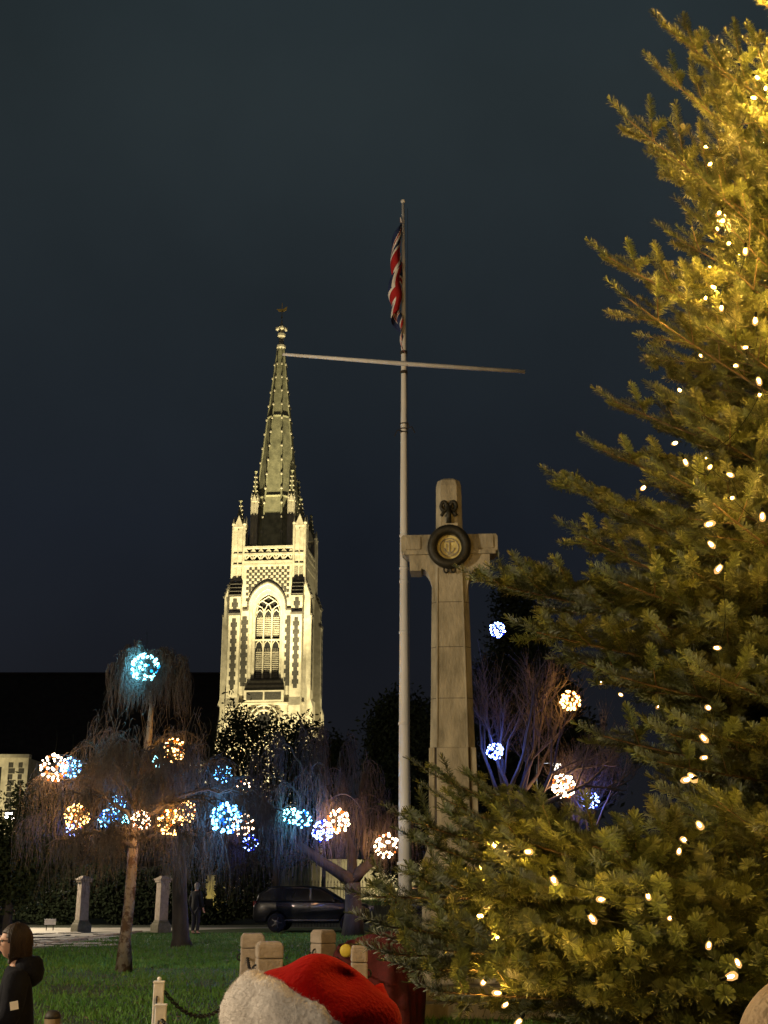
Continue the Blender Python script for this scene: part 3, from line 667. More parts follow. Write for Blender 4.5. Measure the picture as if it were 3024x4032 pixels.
# --- the darker tree behind it with a straight trunk
bB = G(715, 3728); YB = bB.y; TB = empty('bare_tree', bB, 0, 'bare dark tree with thick straight trunk behind the mottled weeping tree', 'tree')
b = MB(); b.tube([bB+Vector((0, 0, -.1)), P(712, 3690, YB), P(708, 3550, YB), P(706, 3400, YB), P(715, 3250, YB), P(735, 3100, YB)], [.36, .25, .215, .205, .18, .1], 12); b.build('trunk', M_bark, TB, True, True)
limbs = []
for ex, ey, dy, sy in ((520, 3050, .5, 3300), (600, 2960, -.5, 3250), (760, 2930, .6, 3150), (880, 2960, -.6, 3180), (1000, 3060, .5, 3230), (1050, 3200, -.6, 3300), (450, 3250, -.4, 3350), (960, 3340, -.8, 3350), (1020, 3120, -1.2, 3280), (680, 3240, -1.2, 3300), (850, 3200, 1.4, 3280)):
    st = P(712, sy, YB); en = P(ex, ey, YB+dy); limbs.append((st, (st+en)/2+Vector((0, 0, .6)), en, random.uniform(.05, .085)))
b = MB(); S = weeping(TB, limbs, b, 15, (.5, 1.6), 1.3, 8)
o = twig_mesh(S, .0065, M_wtwig2); o.parent = TB; o.location = -bB; o['kind'] = 'stuff'
# --- forked tree by the car
bC = gx(1390, 42.5); YC = bC.y; TC = empty('bare_tree', bC, 0, 'bare spreading tree with forked trunk behind the parked car', 'tree')
fork = P(1388, 3475, YC)
b = MB(); b.tube([bC+Vector((0, 0, -.1)), P(1392, 3600, YC), P(1390, 3530, YC), fork], [.42, .3, .27, .27], 10)
b.tube([fork, P(1340, 3440, YC), P(1270, 3395, YC-.4), P(1180, 3330, YC-.8), P(1080, 3210, YC-.6)], [.26, .2, .17, .13, .07], 8)
b.tube([fork, P(1420, 3430, YC), P(1470, 3390, YC+.3), P(1510, 3320, YC+.5), P(1530, 3200, YC)], [.24, .19, .15, .11, .05], 8)
b.tube([fork, P(1385, 3350, YC+.5), P(1330, 3200, YC+1), P(1250, 3060, YC+.8)], [.2, .16, .12, .06], 8); b.build('trunk', M_bark, TC, True, True)
limbs = []
for ex, ey, dy, sx, sy in ((960, 3080, -.6, 1150, 3290), (1010, 2960, .5, 1140, 3260), (1090, 2880, -.7, 1250, 3150), (1180, 2840, .7, 1280, 3090), (1270, 2850, -.4, 1290, 3090), (1370, 2880, .5, 1320, 3150), (1440, 2950, -.5, 1400, 3300), (1510, 3060, .4, 1480, 3350), (1540, 3180, -.5, 1500, 3340), (1100, 3060, -1.5, 1260, 3280), (1220, 3000, -1.8, 1290, 3250), (1340, 3020, -1.6, 1360, 3300), (1430, 3120, -1.5, 1430, 3380), (1180, 3180, -1.6, 1250, 3360), (1300, 3130, -2, 1330, 3330), (1050, 3250, -.9, 1150, 3320), (1000, 3180, 1, 1120, 3280)):
    st = P(sx, sy, YC+dy*.3); en = P(ex, ey, YC+dy); limbs.append((st, (st+en)/2+Vector((0, 0, .5)), en, random.uniform(.045, .08)))
b = MB(); S = weeping(TC, limbs, b, 13, (.6, 2.1), 1.6, 8)
o = twig_mesh(S, .0085, M_wtwig2); o.parent = TC; o.location = -bC; o['kind'] = 'stuff'
# --- upright bare tree on the right
def grow(mb, S, p, d, L, r, depth):
    n_ = 5; pts = [Vector(p)]; dd = Vector(d)
    for i in range(n_):
        dd = (dd+rv(.12)+Vector((0, 0, .05))).normalized(); pts.append(pts[-1]+dd*L/n_)
    mb.tube(pts, list(np.linspace(r, r*.62, n_+1)), 6 if depth > 2 else 4, False)
    if depth == 0: return
    nb = 3 if depth > 1 else 5
    for k in range(nb):
        t = random.uniform(.45, 1); i = min(n_, int(t*n_)+1)
        nd = (dd+rv(.62)).normalized()
        if depth > 1: grow(mb, S, pts[i], nd, L*random.uniform(.6, .82), r*.55, depth-1)
        else:
            for _ in range(3):
                q = pts[random.randint(1, n_)]; e_ = (nd+rv(.6)).normalized(); l = random.uniform(.4, 1.1); S.append([q+e_*l*i_/7+rv(.015)+Vector((0, 0, .12*(i_/7)**2)) for i_ in range(8)])
bD = gx(2060, 45); TD = empty('bare_tree', bD, 0, 'bare upright branching tree hung with light balls behind the stone cross', 'tree')
b = MB(); S = []
b.tube([bD, bD+Vector((.1, 0, 2.2))], [.3, .24], 8)
for k in range(4): grow(b, S, bD+Vector((.1, 0, 2.0)), Vector((random.uniform(-.45, .5), random.uniform(-.4, .4), 1)).normalized(), 2.9, .15, 4)
b.build('trunk', M_wtwig2, TD, True, True)
if S: o = twig_mesh(S, .008, M_wtwig); o.parent = TD; o.location = -bD; o['kind'] = 'stuff'
bE = gx(2260, 47); TE = empty('bare_tree', bE, 0, 'smaller bare tree with a warm light ball in front of the dark conifer', 'tree')
b = MB(); S = []
b.tube([bE, bE+Vector((0, 0, 1.6))], [.2, .16], 8)
for k in range(4): grow(b, S, bE+Vector((0, 0, 1.5)), Vector((random.uniform(-.6, .5), random.uniform(-.4, .4), 1)).normalized(), 2.0, .1, 4)
b.build('trunk', M_wtwig2, TE, True, True)
if S: o = twig_mesh(S, .007, M_wtwig); o.parent = TE; o.location = -bE; o['kind'] = 'stuff'
# --- leafy evergreens
def leafy(name, base, blobs, n, size, m, label, group=None, trunk=None):
    """blobs: (centre, rx, ry, rz, weight). leaf quads clumped inside them"""
    t = empty(name, base, 0, label, 'tree', group)
    ws = np.array([q[4] for q in blobs], float); ws /= ws.sum(); which = rng.choice(len(blobs), n//40+1, p=ws); cl = []
    for k in which:
        c, rx, ry, rz_, _ = blobs[k]; d = rng.normal(0, 1, 3); d /= np.linalg.norm(d); rr = rng.random()**.4
        cl.append(np.array(c)+d*np.array([rx, ry, rz_])*rr)
    cl = np.repeat(np.array(cl), 40, 0)[:n]; c = cl+rng.normal(0, 1, (n, 3))*size*2.6
    u = rng.normal(0, 1, (n, 3)); u /= np.linalg.norm(u, axis=1)[:, None]; v = np.cross(u, rng.normal(0, 1, (n, 3))); v /= np.linalg.norm(v, axis=1)[:, None]
    s_ = size*rng.uniform(.6, 1.3, n)[:, None]
    V = np.stack([c-u*s_, c+v*s_*.42, c+u*s_, c-v*s_*.42], 1).reshape(-1, 3)-np.array(base)
    o = link('crown', np_mesh('crown', V, np.arange(4*n).reshape(-1, 4), m), t); o['kind'] = 'stuff'
    b = MB(); tr = trunk or .2
    top = Vector(blobs[0][0]); b.tube([Vector(base), (Vector(base)*.5+top*.5)+Vector((.1, 0, 0)), top], [tr, tr*.7, tr*.3], 7)
    for q in blobs[1:]: b.tube([Vector(base)*.4+top*.6, Vector(q[0])], [tr*.35, tr*.12], 5, False)
    b.build('trunk', M_bark, t, True, True)
    return t
def blob(px, py, Y, rx, rz_, ry=None, w=None):
    k = Y/FPX; return (tuple(P(px, py, Y)), rx*k, (ry or rx)*k, rz_*k, w or rx*rz_)
Yh = 68
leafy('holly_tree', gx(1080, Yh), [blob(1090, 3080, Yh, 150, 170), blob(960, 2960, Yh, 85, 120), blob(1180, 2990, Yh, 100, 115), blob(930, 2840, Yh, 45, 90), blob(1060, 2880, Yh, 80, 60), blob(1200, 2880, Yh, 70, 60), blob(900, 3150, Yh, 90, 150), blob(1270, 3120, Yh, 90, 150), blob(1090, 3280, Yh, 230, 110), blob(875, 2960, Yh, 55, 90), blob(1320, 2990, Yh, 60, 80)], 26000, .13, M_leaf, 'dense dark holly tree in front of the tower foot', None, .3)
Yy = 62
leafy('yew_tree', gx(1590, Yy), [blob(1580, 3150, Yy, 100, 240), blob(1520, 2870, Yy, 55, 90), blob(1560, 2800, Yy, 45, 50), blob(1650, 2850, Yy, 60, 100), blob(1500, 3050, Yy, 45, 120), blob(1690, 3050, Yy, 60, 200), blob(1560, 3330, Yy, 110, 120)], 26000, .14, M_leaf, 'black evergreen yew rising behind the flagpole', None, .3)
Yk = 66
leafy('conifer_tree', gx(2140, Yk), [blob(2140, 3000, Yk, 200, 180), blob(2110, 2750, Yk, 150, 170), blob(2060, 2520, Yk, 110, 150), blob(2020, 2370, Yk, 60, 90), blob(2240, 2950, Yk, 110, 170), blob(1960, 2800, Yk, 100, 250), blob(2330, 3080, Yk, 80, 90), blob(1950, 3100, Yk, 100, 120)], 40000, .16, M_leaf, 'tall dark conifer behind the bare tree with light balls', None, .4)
Yn = 74  # added evergreen, blocks the floodlit nave wall from view
leafy('yew_tree', gx(520, Yn), [blob(520, 3200, Yn, 260, 180), blob(300, 3200, Yn, 170, 150), blob(760, 3180, Yn, 160, 190), blob(640, 3080, Yn, 120, 110), blob(420, 3090, Yn, 120, 90), blob(820, 3300, Yn, 110, 130), blob(200, 3300, Yn, 110, 110)], 34000, .15, M_leaf, 'broad black evergreen added to hide the lit nave wall behind the weeping tree', None, .3)
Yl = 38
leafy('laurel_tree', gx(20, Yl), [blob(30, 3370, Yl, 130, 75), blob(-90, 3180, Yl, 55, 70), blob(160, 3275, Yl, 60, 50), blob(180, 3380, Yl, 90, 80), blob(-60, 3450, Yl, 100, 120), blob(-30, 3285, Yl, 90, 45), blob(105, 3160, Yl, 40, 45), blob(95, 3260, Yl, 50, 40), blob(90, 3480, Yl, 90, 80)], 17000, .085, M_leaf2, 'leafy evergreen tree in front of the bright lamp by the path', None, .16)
# clipped hedge behind the gate piers
hg = empty('hedge', gx(300, 52), 0, 'dark clipped hedge behind the stone gate piers', 'hedge')
n = 26000; hx = rng.uniform(-16.5, -4.6, n); hzv = rng.uniform(.1, 2.2, n); hy = 52+rng.uniform(-.6, .6, n)
keep = ~((hzv > .85) & (((hx > -9.1) & (hx < -8.65)) | ((hx > -7.3) & (hx < -6.85)))); hx, hzv, hy = hx[keep], hzv[keep], hy[keep]; n = len(hx)
c = np.stack([hx, hy, hzv+.15*np.sin(hx*2)], 1); u = rng.normal(0, 1, (n, 3)); u /= np.linalg.norm(u, axis=1)[:, None]; v = np.cross(u, rng.normal(0, 1, (n, 3))); v /= np.linalg.norm(v, axis=1)[:, None]
V = np.stack([c-u*.09, c+v*.05, c+u*.09, c-v*.05], 1).reshape(-1, 3)-np.array(hg.location)
o = link('foliage', np_mesh('foliage', V, np.arange(4*n).reshape(-1, 4), M_leaf), hg); o['kind'] = 'stuff'

# ================================================================ light balls in the trees
COL = {'b': ((.16, .55, 1.0), (.08, .40, 1.0)), 'w': ((1.0, .55, .17), (1.0, .42, .07)), 'p': ((1.0, .66, .40), (1.0, .46, .18)), 'v': ((.24, .36, 1.0), (.08, .16, 1.0)), 'c': ((.28, .85, 1.0), (.14, .66, 1.0))}
EM = {k: [emit('led_'+k, v[0], 16.0, False), emit('led_dim_'+k, tuple(q**2.0 for q in v[1]), 2.0, False)] for k, v in COL.items()}
def ball(px, py, Y, rpx, col, label, group=None, nb=64, power=1.0):
    c = P(px, py, Y); r = rpx*Y/FPX
    t = empty('light_ball', c, 0, label, 'light ball', group)
    b = MB()
    for k in range(4): 
        m_ = Matrix.Rotation(k*math.pi/4, 4, 'Z'); bb = MB(); bb.torus((0, 0, 0), r*.96, .004, 'y', 20, 3); b.add([m_ @ Vector(v) for v in bb.v], bb.f)
    b.torus((0, 0, 0), r*.96, .004, 'z', 20, 3); b.build('wire_frame', M_wire, t)
    b = MB(); b.tube([(0, 0, r), (.02, 0, r+.25), (0, .02, r+.5)], .004, 4); b.build('cord', M_wire, t)
    b = MB(); ga = math.pi*(3-math.sqrt(5)); br = max(.019, .092*r)*(Y/26)**.5
    for i in range(nb):
        z_ = 1-2*(i+.5)/nb; q = math.sqrt(1-z_*z_); a = ga*i
        d = Vector((q*math.cos(a), q*math.sin(a), z_))+rv(.22); b.mi = 1 if random.random() < .22 else 0; b.ico(d.normalized()*r*random.uniform(.9, 1.06), br*random.uniform(.6, 1.35), 1)
    o = b.build('bulbs', EM[col], t, True); o['kind'] = 'stuff'
    lamp('glow', 'POINT', (0, 0, 0), 125*power*(r/.27)**2, COL[col][1], t, r*.5)
    return t
g1 = 'light balls in the weeping trees'; g2 = 'light balls in the trees right of the stone cross'
ball(570, 2628, YA-.35, 54, 'c', 'icy blue light ball in the fountain top of the weeping tree', g1, 80, 4.5)
ball(212, 3023, YA-.6, 50, 'p', 'pinkish white light ball at the outer twigs beside a blue one', g1)
ball(278, 3022, YA+.8, 38, 'b', 'blue light ball half hidden behind a pinkish white one', g1)
ball(682, 2955, YA-.3, 44, 'w', 'amber light ball high in the weeping tree under its fountain top', g1, 56, .55)
ball(628, 2998, YA+1.2, 26, 'c', 'small dim blue light ball beside the high amber ball', g1, 26, .5)
ball(878, 3048, YB, 32, 'b', 'blue light ball with few lamps showing among dark twigs', g1, 34)
ball(303, 3215, YA-.5, 45, 'w', 'amber light ball over the left gate pier', g1)
ball(288, 3262, YA+.4, 28, 'v', 'violet light ball peeping below an amber one', g1, 26, .5)
ball(425, 3225, YA+.2, 34, 'b', 'bright blue light ball above the pale mottled trunk', g1, 44)
ball(465, 3162, YA+1.0, 30, 'b', 'blue light ball just above another blue ball', g1, 36)
ball(496, 3222, YA+1.6, 18, 'c', 'tiny blue light ball between blue and pinkish balls', g1, 20, .4)
ball(557, 3228, YA-.6, 36, 'p', 'small pinkish white light ball beside the weeping trunk', g1, 48)
ball(673, 3240, YA-.8, 47, 'w', 'large amber light ball in front of another amber one', g1, 64, 1.2)
ball(730, 3195, YA+.3, 40, 'w', 'amber light ball behind and above the large amber one', g1, 50)
ball(890, 3222, YA-.3, 56, 'b', 'largest blue light ball hanging between the weeping tree and the dark tree', g1, 90, 1.3)
ball(955, 3245, YB+.6, 40, 'p', 'dim pinkish light ball behind the largest blue ball', g1, 34, .5)
ball(985, 3320, YB, 30, 'v', 'violet blue light ball below the largest blue ball', g1, 24, .6)
ball(960, 3095, YB+1, 26, 'p', 'faint pink light ball with few lamps in dark twigs', g1, 10, .2)
ball(1145, 3212, YC-2.5, 30, 'c', 'pale blue light ball beside another blue ball in the forked tree', g1, 32, 1.2)
ball(1192, 3225, YC-2.7, 32, 'b', 'bright blue light ball beside a pale blue one in the forked tree', g1, 36, 1.2)
ball(1270, 3272, YC-3, 38, 'v', 'deep blue light ball touching a pinkish white one in the forked tree', g1, 60, 1.3)
ball(1330, 3233, YC-2.4, 43, 'p', 'pinkish white light ball in the forked tree', g1, 60, 1.2)
ball(1520, 3330, YC-1, 44, 'p', 'scattered white light ball beside the flagpole', g1, 34, .7)
ball(1958, 2480, 44, 30, 'v', 'blue white light ball near the top of the bare tree', g2, 70, 1.3)
ball(1948, 2957, 44, 31, 'v', 'blue white light ball low in the bare tree beside the stone cross', g2, 70, 1.3)
ball(2245, 2758, 45, 38, 'w', 'amber light ball high against the dark conifer', g2, 64, 1.3)
ball(2220, 3095, 45, 44, 'p', 'pinkish white light ball just above the fir branches', g2, 70, 1.3)
ball(2325, 3152, 46, 30, 'v', 'blue light ball peeping above the fir branches', g2, 40, 1.2)
ball(2948, 3278, 46, 24, 'c', 'small blue light ball seen through the fir', g2, 30, .6)
# ================================================================ stone memorial cross
YX = 20.0
CX = gx(1799, YX); MC = empty('memorial_cross', CX, R(-4), 'tall weathered stone memorial cross with a dark bronze wreath at its crossing', 'memorial')
def mz(y): return P(1785, y, YX).z
def mpx(dx, y): # local half size in metres of dx picture pixels at row y
    z = mz(y); return dx*(YX*math.cos(PITCH)+(z-CAMZ)*math.sin(PITCH))/FPX
def octo(hw, hd, ch): return [(-hw+ch, -hd), (hw-ch, -hd), (hw, -hd+ch), (hw, hd-ch), (hw-ch, hd), (-hw+ch, hd), (-hw, hd-ch), (-hw, -hd+ch)]
def loft(mb, secs):
    n_ = 8; vs = [(x, y, z) for hw, hd, ch, z in secs for x, y in octo(hw, hd, ch)]
    fs = [(i*n_+k, i*n_+(k+1) % n_, (i+1)*n_+(k+1) % n_, (i+1)*n_+k) for i in range(len(secs)-1) for k in range(n_)]
    fs += [tuple(range(n_-1, -1, -1)), tuple((len(secs)-1)*n_+k for k in range(n_))]; return mb.add(vs, fs)
z_ = mz
b = MB(); loft(b, [(.36, .33, .11, z_(2950)), (.335, .30, .11, z_(2700)), (.315, .285, .10, z_(2420)), (.305, .275, .10, z_(2330)), (.29, .26, .09, z_(2110)), (.225, .22, .08, z_(2090)), (.215, .21, .08, z_(1925)), (.19, .19, .08, z_(1903)), (.12, .14, .05, z_(1894))])
b.build('shaft', M_mem, MC, bevel=.008)
# arms with brackets, one outline cut from the stone
aw = mpx(188, 2150); zt, zb, zk = z_(2118), z_(2193), z_(2258)
bx0, bx1 = mpx(155, 2230), mpx(112, 2230); sx0 = .30
curve = [(bx1-.02-(bx1-sx0)*math.sin(t*math.pi/14)**.9, zk+.03-(zk-z_(2385))*(1-math.cos(t*math.pi/14))) for t in range(8)]
half = [(0, zt), (aw-.03, zt), (aw, zt-.04), (aw, zb+.06), (aw-.06, zb), (bx0+.01, zb-.02), (bx0, zk+.05), (bx0, zk), (bx1, zk), (bx1-.01, zk+.04)]+curve+[(0, z_(2385))]
full = half[:-1]+[(-x, z) for x, z in half[1:-1]][::-1]
b = MB(); b.prism(full[::-1], 'y', -.235, .235); b.build('arm', M_mem, MC, bevel=.02)
for s_ in (-1, 1):
    b = MB(); b.box((s_*(aw-.2), -.24, (zt+zb)/2+.02), (.26, .03, zt-zb-.12)); b.build('arm_panel', M_mem, MC, bevel=.01)
    b = MB(); b.box((s_*(aw/2+.08), -.25, zb+.015), (aw-.24, .06, .07)); b.build('arm_moulding', M_mem, MC, bevel=.012)
# fillets running up the shaft edges
for s_ in (-1, 1):
    b = MB(); b.tube([(s_*.245, -.325, z_(2950)), (s_*.215, -.285, z_(2420)), (s_*.20, -.262, z_(2250))], .018, 6); b.build('fillet', M_mem, MC)
for yj, hw_, hd_ in ((2385, .3135, .2835), (2560, .3255, .2935), (2760, .3425, .3085)):
    b = MB(); zj = z_(yj); loft(b, [(hw_, hd_, .104, zj), (hw_, hd_, .104, zj+.010)]); b.build('joint', M_memd, MC)
# lower shaft: front slab between two grooves
z0, z1 = z_(3320), z_(2950)
b = MB(); loft(b, [(.375, .33, .10, z0), (.355, .305, .10, z1)]); b.build('lower_shaft', M_memd, MC)
b = MB(); b.prism([(-.262, z0), (.262, z0), (.25, z1-.004), (-.25, z1-.004)], 'y', -.36, .3); b.build('lower_slab', M_mem, MC, bevel=.01)
for s_ in (-1, 1):
    b = MB(); b.prism([(s_*.30, z0), (s_*.395, z0), (s_*.375, z1-.004), (s_*.285, z1-.004)], 'y', -.31, .31); b.build('corner_pilaster', M_mem, MC, bevel=.01)
b = MB(); loft(b, [(.50, .47, .1, z_(3440)), (.50, .47, .1, z_(3395)), (.42, .40, .1, z_(3345)), (.42, .40, .1, z_(3320))]); b.build('pedestal_moulding', M_mem, MC, bevel=.01)
b = MB(); loft(b, [(.52, .49, .1, .62), (.495, .465, .1, z_(3440)-.003)]); b.build('pedestal', M_mem, MC, bevel=.012)
for i, (hw, za, zb_) in enumerate(((.85, .40, .62), (1.2, .2, .40), (1.6, 0, .2))):
    b = MB(); b.box((0, 0, (za+zb_)/2), (2*hw, 2*hw, zb_-za-.003)); b.build('step', M_mem, MC, bevel=.015)
# bronze wreath with ribbon bows
WR = empty('wreath', (0, 0, 0)); WR.parent = MC; wy = -.345; wz = z_(2159)-.06; Ro = mpx(66, 2159)
b = MB(); b.torus((0, wy, wz), Ro, mpx(19, 2159), 'y', 40, 10, sq=1.05)
for k in range(52):
    a_ = k*2*math.pi/52
    for w2 in (-1, 0, 1):
        rr = Ro+w2*.055; c = Vector((rr*math.cos(a_), wy-.055+abs(w2)*.03, wz+rr*1.05*math.sin(a_))); d = Vector((-math.sin(a_), 0, math.cos(a_)))+Vector((math.cos(a_), 0, math.sin(a_)))*w2*.5
        b.add([c-d*.035, c+d.cross(Vector((0, 1, 0)))*.014, c+d*.035+Vector((0, -.015, 0)), c-d.cross(Vector((0, 1, 0)))*.014, c+Vector((0, -.016, 0))], [(0, 1, 4), (1, 2, 4), (2, 3, 4), (3, 0, 4)])
b.build('ring', M_bronze, WR, True)
b = MB(); k_ = mpx(1, 2000)
for s_ in (-1, 1):
    b.torus((s_*18*k_, wy+.06, z_(2012)), 11*k_, .034, 'y', 16, 6, sq=1.6); b.tube([(s_*8*k_, wy+.06, z_(2026)), (s_*22*k_, wy+.05, z_(2040)), (s_*29*k_, wy+.05, z_(2050))], [.02, .026, .03], 6)
    lb = MB(); lb.torus((s_*13*k_, wy+.02, z_(2260)), 9*k_, .015, 'y', 14, 6, sq=1.4); lb.build('ribbon_loop', M_bronze, WR, True)
b.prism([(-8*k_, z_(2012)), (8*k_, z_(2012)), (10*k_, z_(2075)), (-10*k_, z_(2075))], 'y', wy-.0, wy+.1); b.build('bow', M_bronze, WR, True)
b = MB(); b.prism([(mpx(47, 2159)*math.cos(t*math.pi/16), wz+1.05*mpx(47, 2159)*math.sin(t*math.pi/16)) for t in range(32)], 'y', -.285, -.27); b.build('emblem_disc', mat('pale_yellow_stone', (.52, .46, .20), (.36, .31, .13), 7, .9, .4, 30), MC)  # disc stone is paler and yellower than the rest of the cross
b = MB(); b.box((0, -.292, wz), (.02, .02, .26)); b.box((0, -.292, wz+.1), (.14, .02, .025)); b.torus((0, -.292, wz-.01), .085, .011, 'y', 20, 5, math.pi, 2*math.pi); b.torus((0, -.29, wz), .155, .011, 'y', 28, 5); b.box((.03, -.292, wz-.115), (.12, .02, .02)); b.box((-.05, -.292, wz), (.012, .016, .12)); b.build('emblem', M_mem, MC)

# ================================================================ flagpole with yardarm and flag
YF = 27.0; FB = gx(1600, YF); FP = empty('flagpole', FB, 0, 'tall white flagpole with a crossing yardarm behind the stone cross', 'flagpole')
ys = [(1596, 3586, .150), (1592, 3000, .124), (1591, 2400, .10), (1590, 1900, .083), (1590, 1500, .067), (1589, 1100, .05), (1587, 800, .036)]
b = MB(); b.tube([P(x, y, YF) for x, y, r in ys], [r for x, y, r in ys], 14); b.build('pole', M_pole, FP, True, True)
b = MB(); b.tube([FB, P(1597, 3588, YF)], [.19, .155], 14); b.build('base_collar', M_chain, FP, True, True)
for y, r in ((2110, .098), (2238, .101), (2290, .102), (2490, .107), (2850, .12), (3400, .143)):
    b = MB(); p = P(1590.5, y, YF); b.lathe([(r, -.03), (r+.006, -.02), (r+.006, .02), (r, .03)], 14, p); b.build('joint_band', M_pole, FP, True, True)
zy = P(1590, 1428, YF-.12).z
ya, yb = G(1113, 1395, zy), G(2066, 1463, zy)
b = MB(); b.tube([ya, ya.lerp(yb, .5)+Vector((0, 0, -.02)), yb], [.034, .055, .05], 8); b.build('yardarm', M_pole, FP, True, True)
b = MB(); q = ya.lerp(yb, .5); 
for dz in (-.16, .16): b = MB(); b.lathe([(.075, -.04), (.09, -.03), (.09, .03), (.075, .04)], 12, P(1590, 1428, YF)+Vector((0, 0, dz*1.6))); b.build('yard_clamp', M_bark, FP, False, True)
b = MB()
for k, (y, dx) in enumerate(((1670, 12), (1690, 26), (1704, -22))):
    p = P(1590, y, YF); b.torus(p, .088, .014, 'z', 14, 5); b.tube([p+Vector((.08, -.05, 0)), p+Vector((dx*.007, -.1, .03)), p+Vector((dx*.01, -.08, -.12))], .012, 5)
b.build('halyard_ties', M_bark, FP, False, True)
b = MB(); b.tube([P(1605, 820, YF-.1), P(1603, 1400, YF-.13), P(1612, 2200, YF-.2), P(1614, 3420, YF-.2)], .005, 4); b.build('halyard', M_chain, FP, False, True)
b = MB(); tp = P(1587, 800, YF); b.ico(tp+Vector((0, 0, .05)), .06, 2); b.build('truck', M_pole, FP, True, True)
# union flag hanging limp
fl_r, fl_w, fl_b = mat('flag_red', (.42, .018, .018), (.34, .014, .016), 5, .8), mat('flag_white', (.80, .76, .70), (.68, .63, .58), 5, .8), mat('flag_blue', (.020, .035, .11), (.016, .026, .08), 5, .8)
def union(u, v):
    x, y = (u-.5)*2, (v-.5)   # x -1..1 (2:1), y -.5...5
    if abs(y) < .1 or abs(x) < .1: return 0
    if abs(y) < .165 or abs(x) < .165: return 1
    d1 = (x*.5-y)/1.118*2; d2 = (x*.5+y)/1.118*2; s_ = 1 if x > 0 else -1
    for d, sg in ((d1, -s_), (d2, s_)):
        if 0 < d*sg < .067*1.4: return 0
    if abs(d1) < .14 or abs(d2) < .14: return 1
    return 2
nu, nv = 110, 56; hoist = 1.85; top = P(1582, 862, YF)
V = []; Fq = []; mi = []
for j in range(nv+1):
    for i in range(nu+1):
        u, v = i/nu, j/nv
        zz = top.z-v*hoist*(1-.3*u)-(u**1.1)*(2.9-.5*v)+.05*math.sin(7*u+3*v)
        amp = .03+.26*math.sin(math.pi*min(1, u*1.02))**.7*(1-.3*v)
        ph = 2*math.pi*(2.6*u)+1.1*v
        x = top.x-.03-.13*math.sin(math.pi*u)**.6+amp*.72*math.sin(ph)*(.55+.45*u)-.05*u+.16*u*u*(v)+.03*math.sin(9*v+4*u)
        y = top.y-.13+amp*.8*math.cos(ph)-.05*u
        V.append((x, y, zz))
for j in range(nv):
    for i in range(nu):
        a_ = j*(nu+1)+i; Fq.append((a_, a_+1, a_+nu+2, a_+nu+1)); mi.append(union((i+.5)/nu, (j+.5)/nv))
FLl = Vector((top.x, top.y, top.z-3)); me = np_mesh('flag', np.array(V)-np.array(FLl), np.array(Fq), [fl_r, fl_w, fl_b], mi=mi, smooth=True)
fo = link('flag', me); fo.location = FLl; tag(fo, 'limp red white and blue union flag hanging from the flagpole', 'flag')
sm = fo.modifiers.new('thick', 'SOLIDIFY'); sm.thickness = .006

# ================================================================ posts and chains
def stone_post(px, top, wpx, rz, label, group='stone posts round the memorial', hole=True):
    Y = .75*FPX/(top-3442); p = gx(px, Y); t = empty('stone_post', p, rz, label, 'post', group); w0 = wpx*Y*.99/FPX
    b = MB(); b.box((0, 0, .52), (w0*1.12, w0*1.12, 1.04), taper=.91); b.build('shaft', M_post, t, bevel=.015)
    b = MB(); b.box((0, 0, 1.115), (w0*1.05, w0*1.05, .14)); b.box((0, 0, 1.2), (w0*1.03, w0*1.03, .04), taper=.8); b.build('cap', M_post, t, bevel=.02)
    for s_ in (-1, 1):
        b = MB(); b.torus((s_*w0*.53, 0, .93), .04, .012, 'y', 12, 5); b.build('chain_ring', M_chain, t)
    return p, w0
pC, wC = stone_post(984, 3658, 84, R(8), 'stone post standing behind a second post beside the red hat')
pD, wD = stone_post(1050, 3688, 92, R(12), 'stone post in front of another post just behind the red hat')
pE, wE = stone_post(1268, 3645, 68, R(38), 'stone post set corner on beside the dark red heap')
pF, wF = stone_post(1412, 3700, 58, R(5), 'stone post half hidden behind fir twigs before the dark red heap')
def chain(a, c, sag, label):
    a, c = Vector(a), Vector(c); m_ = (a+c)/2+Vector((0, 0, -2*sag)); pts = bez(a, m_, c, 26); o_ = Vector((a.x, a.y, 0))
    t = empty('chain', o_, 0, label, 'chain', 'chains slung between posts'); lm = MB().torus((0, 0, 0), .017, .007, 'y', 10, 4, sq=1.9).mesh('chain_link', M_chain)
    L = sum((pts[i+1]-pts[i]).length for i in range(26)); n_ = int(L/.048); 
    for i in range(n_):
        u = (i+.5)/n_*26; k = min(25, int(u)); p = pts[k].lerp(pts[k+1], u-k); d = (pts[k+1]-pts[k]).normalized()
        o = link('chain_link', lm, t); o.matrix_basis = Matrix.Translation(p-o_) @ d.to_track_quat('Z', 'Y').to_matrix().to_4x4() @ Matrix.Rotation((i % 2)*math.pi/2, 4, 'Z')
chain(pE+Vector((-.17, -.1, .93)), pD+Vector((.17, 0, .90)), .14, 'dark chain between the corner on stone post and the front stone post')
chain(pC+Vector((-.04, -.17, .93)), pD+Vector((-.16, 0, .93)), .1, 'short dark chain between the two stone posts beside the red hat')
chain(pE+Vector((.18, -.05, .93)), pF+Vector((-.14, 0, .93)), .16, 'dark chain passing in front of the dark red heap')
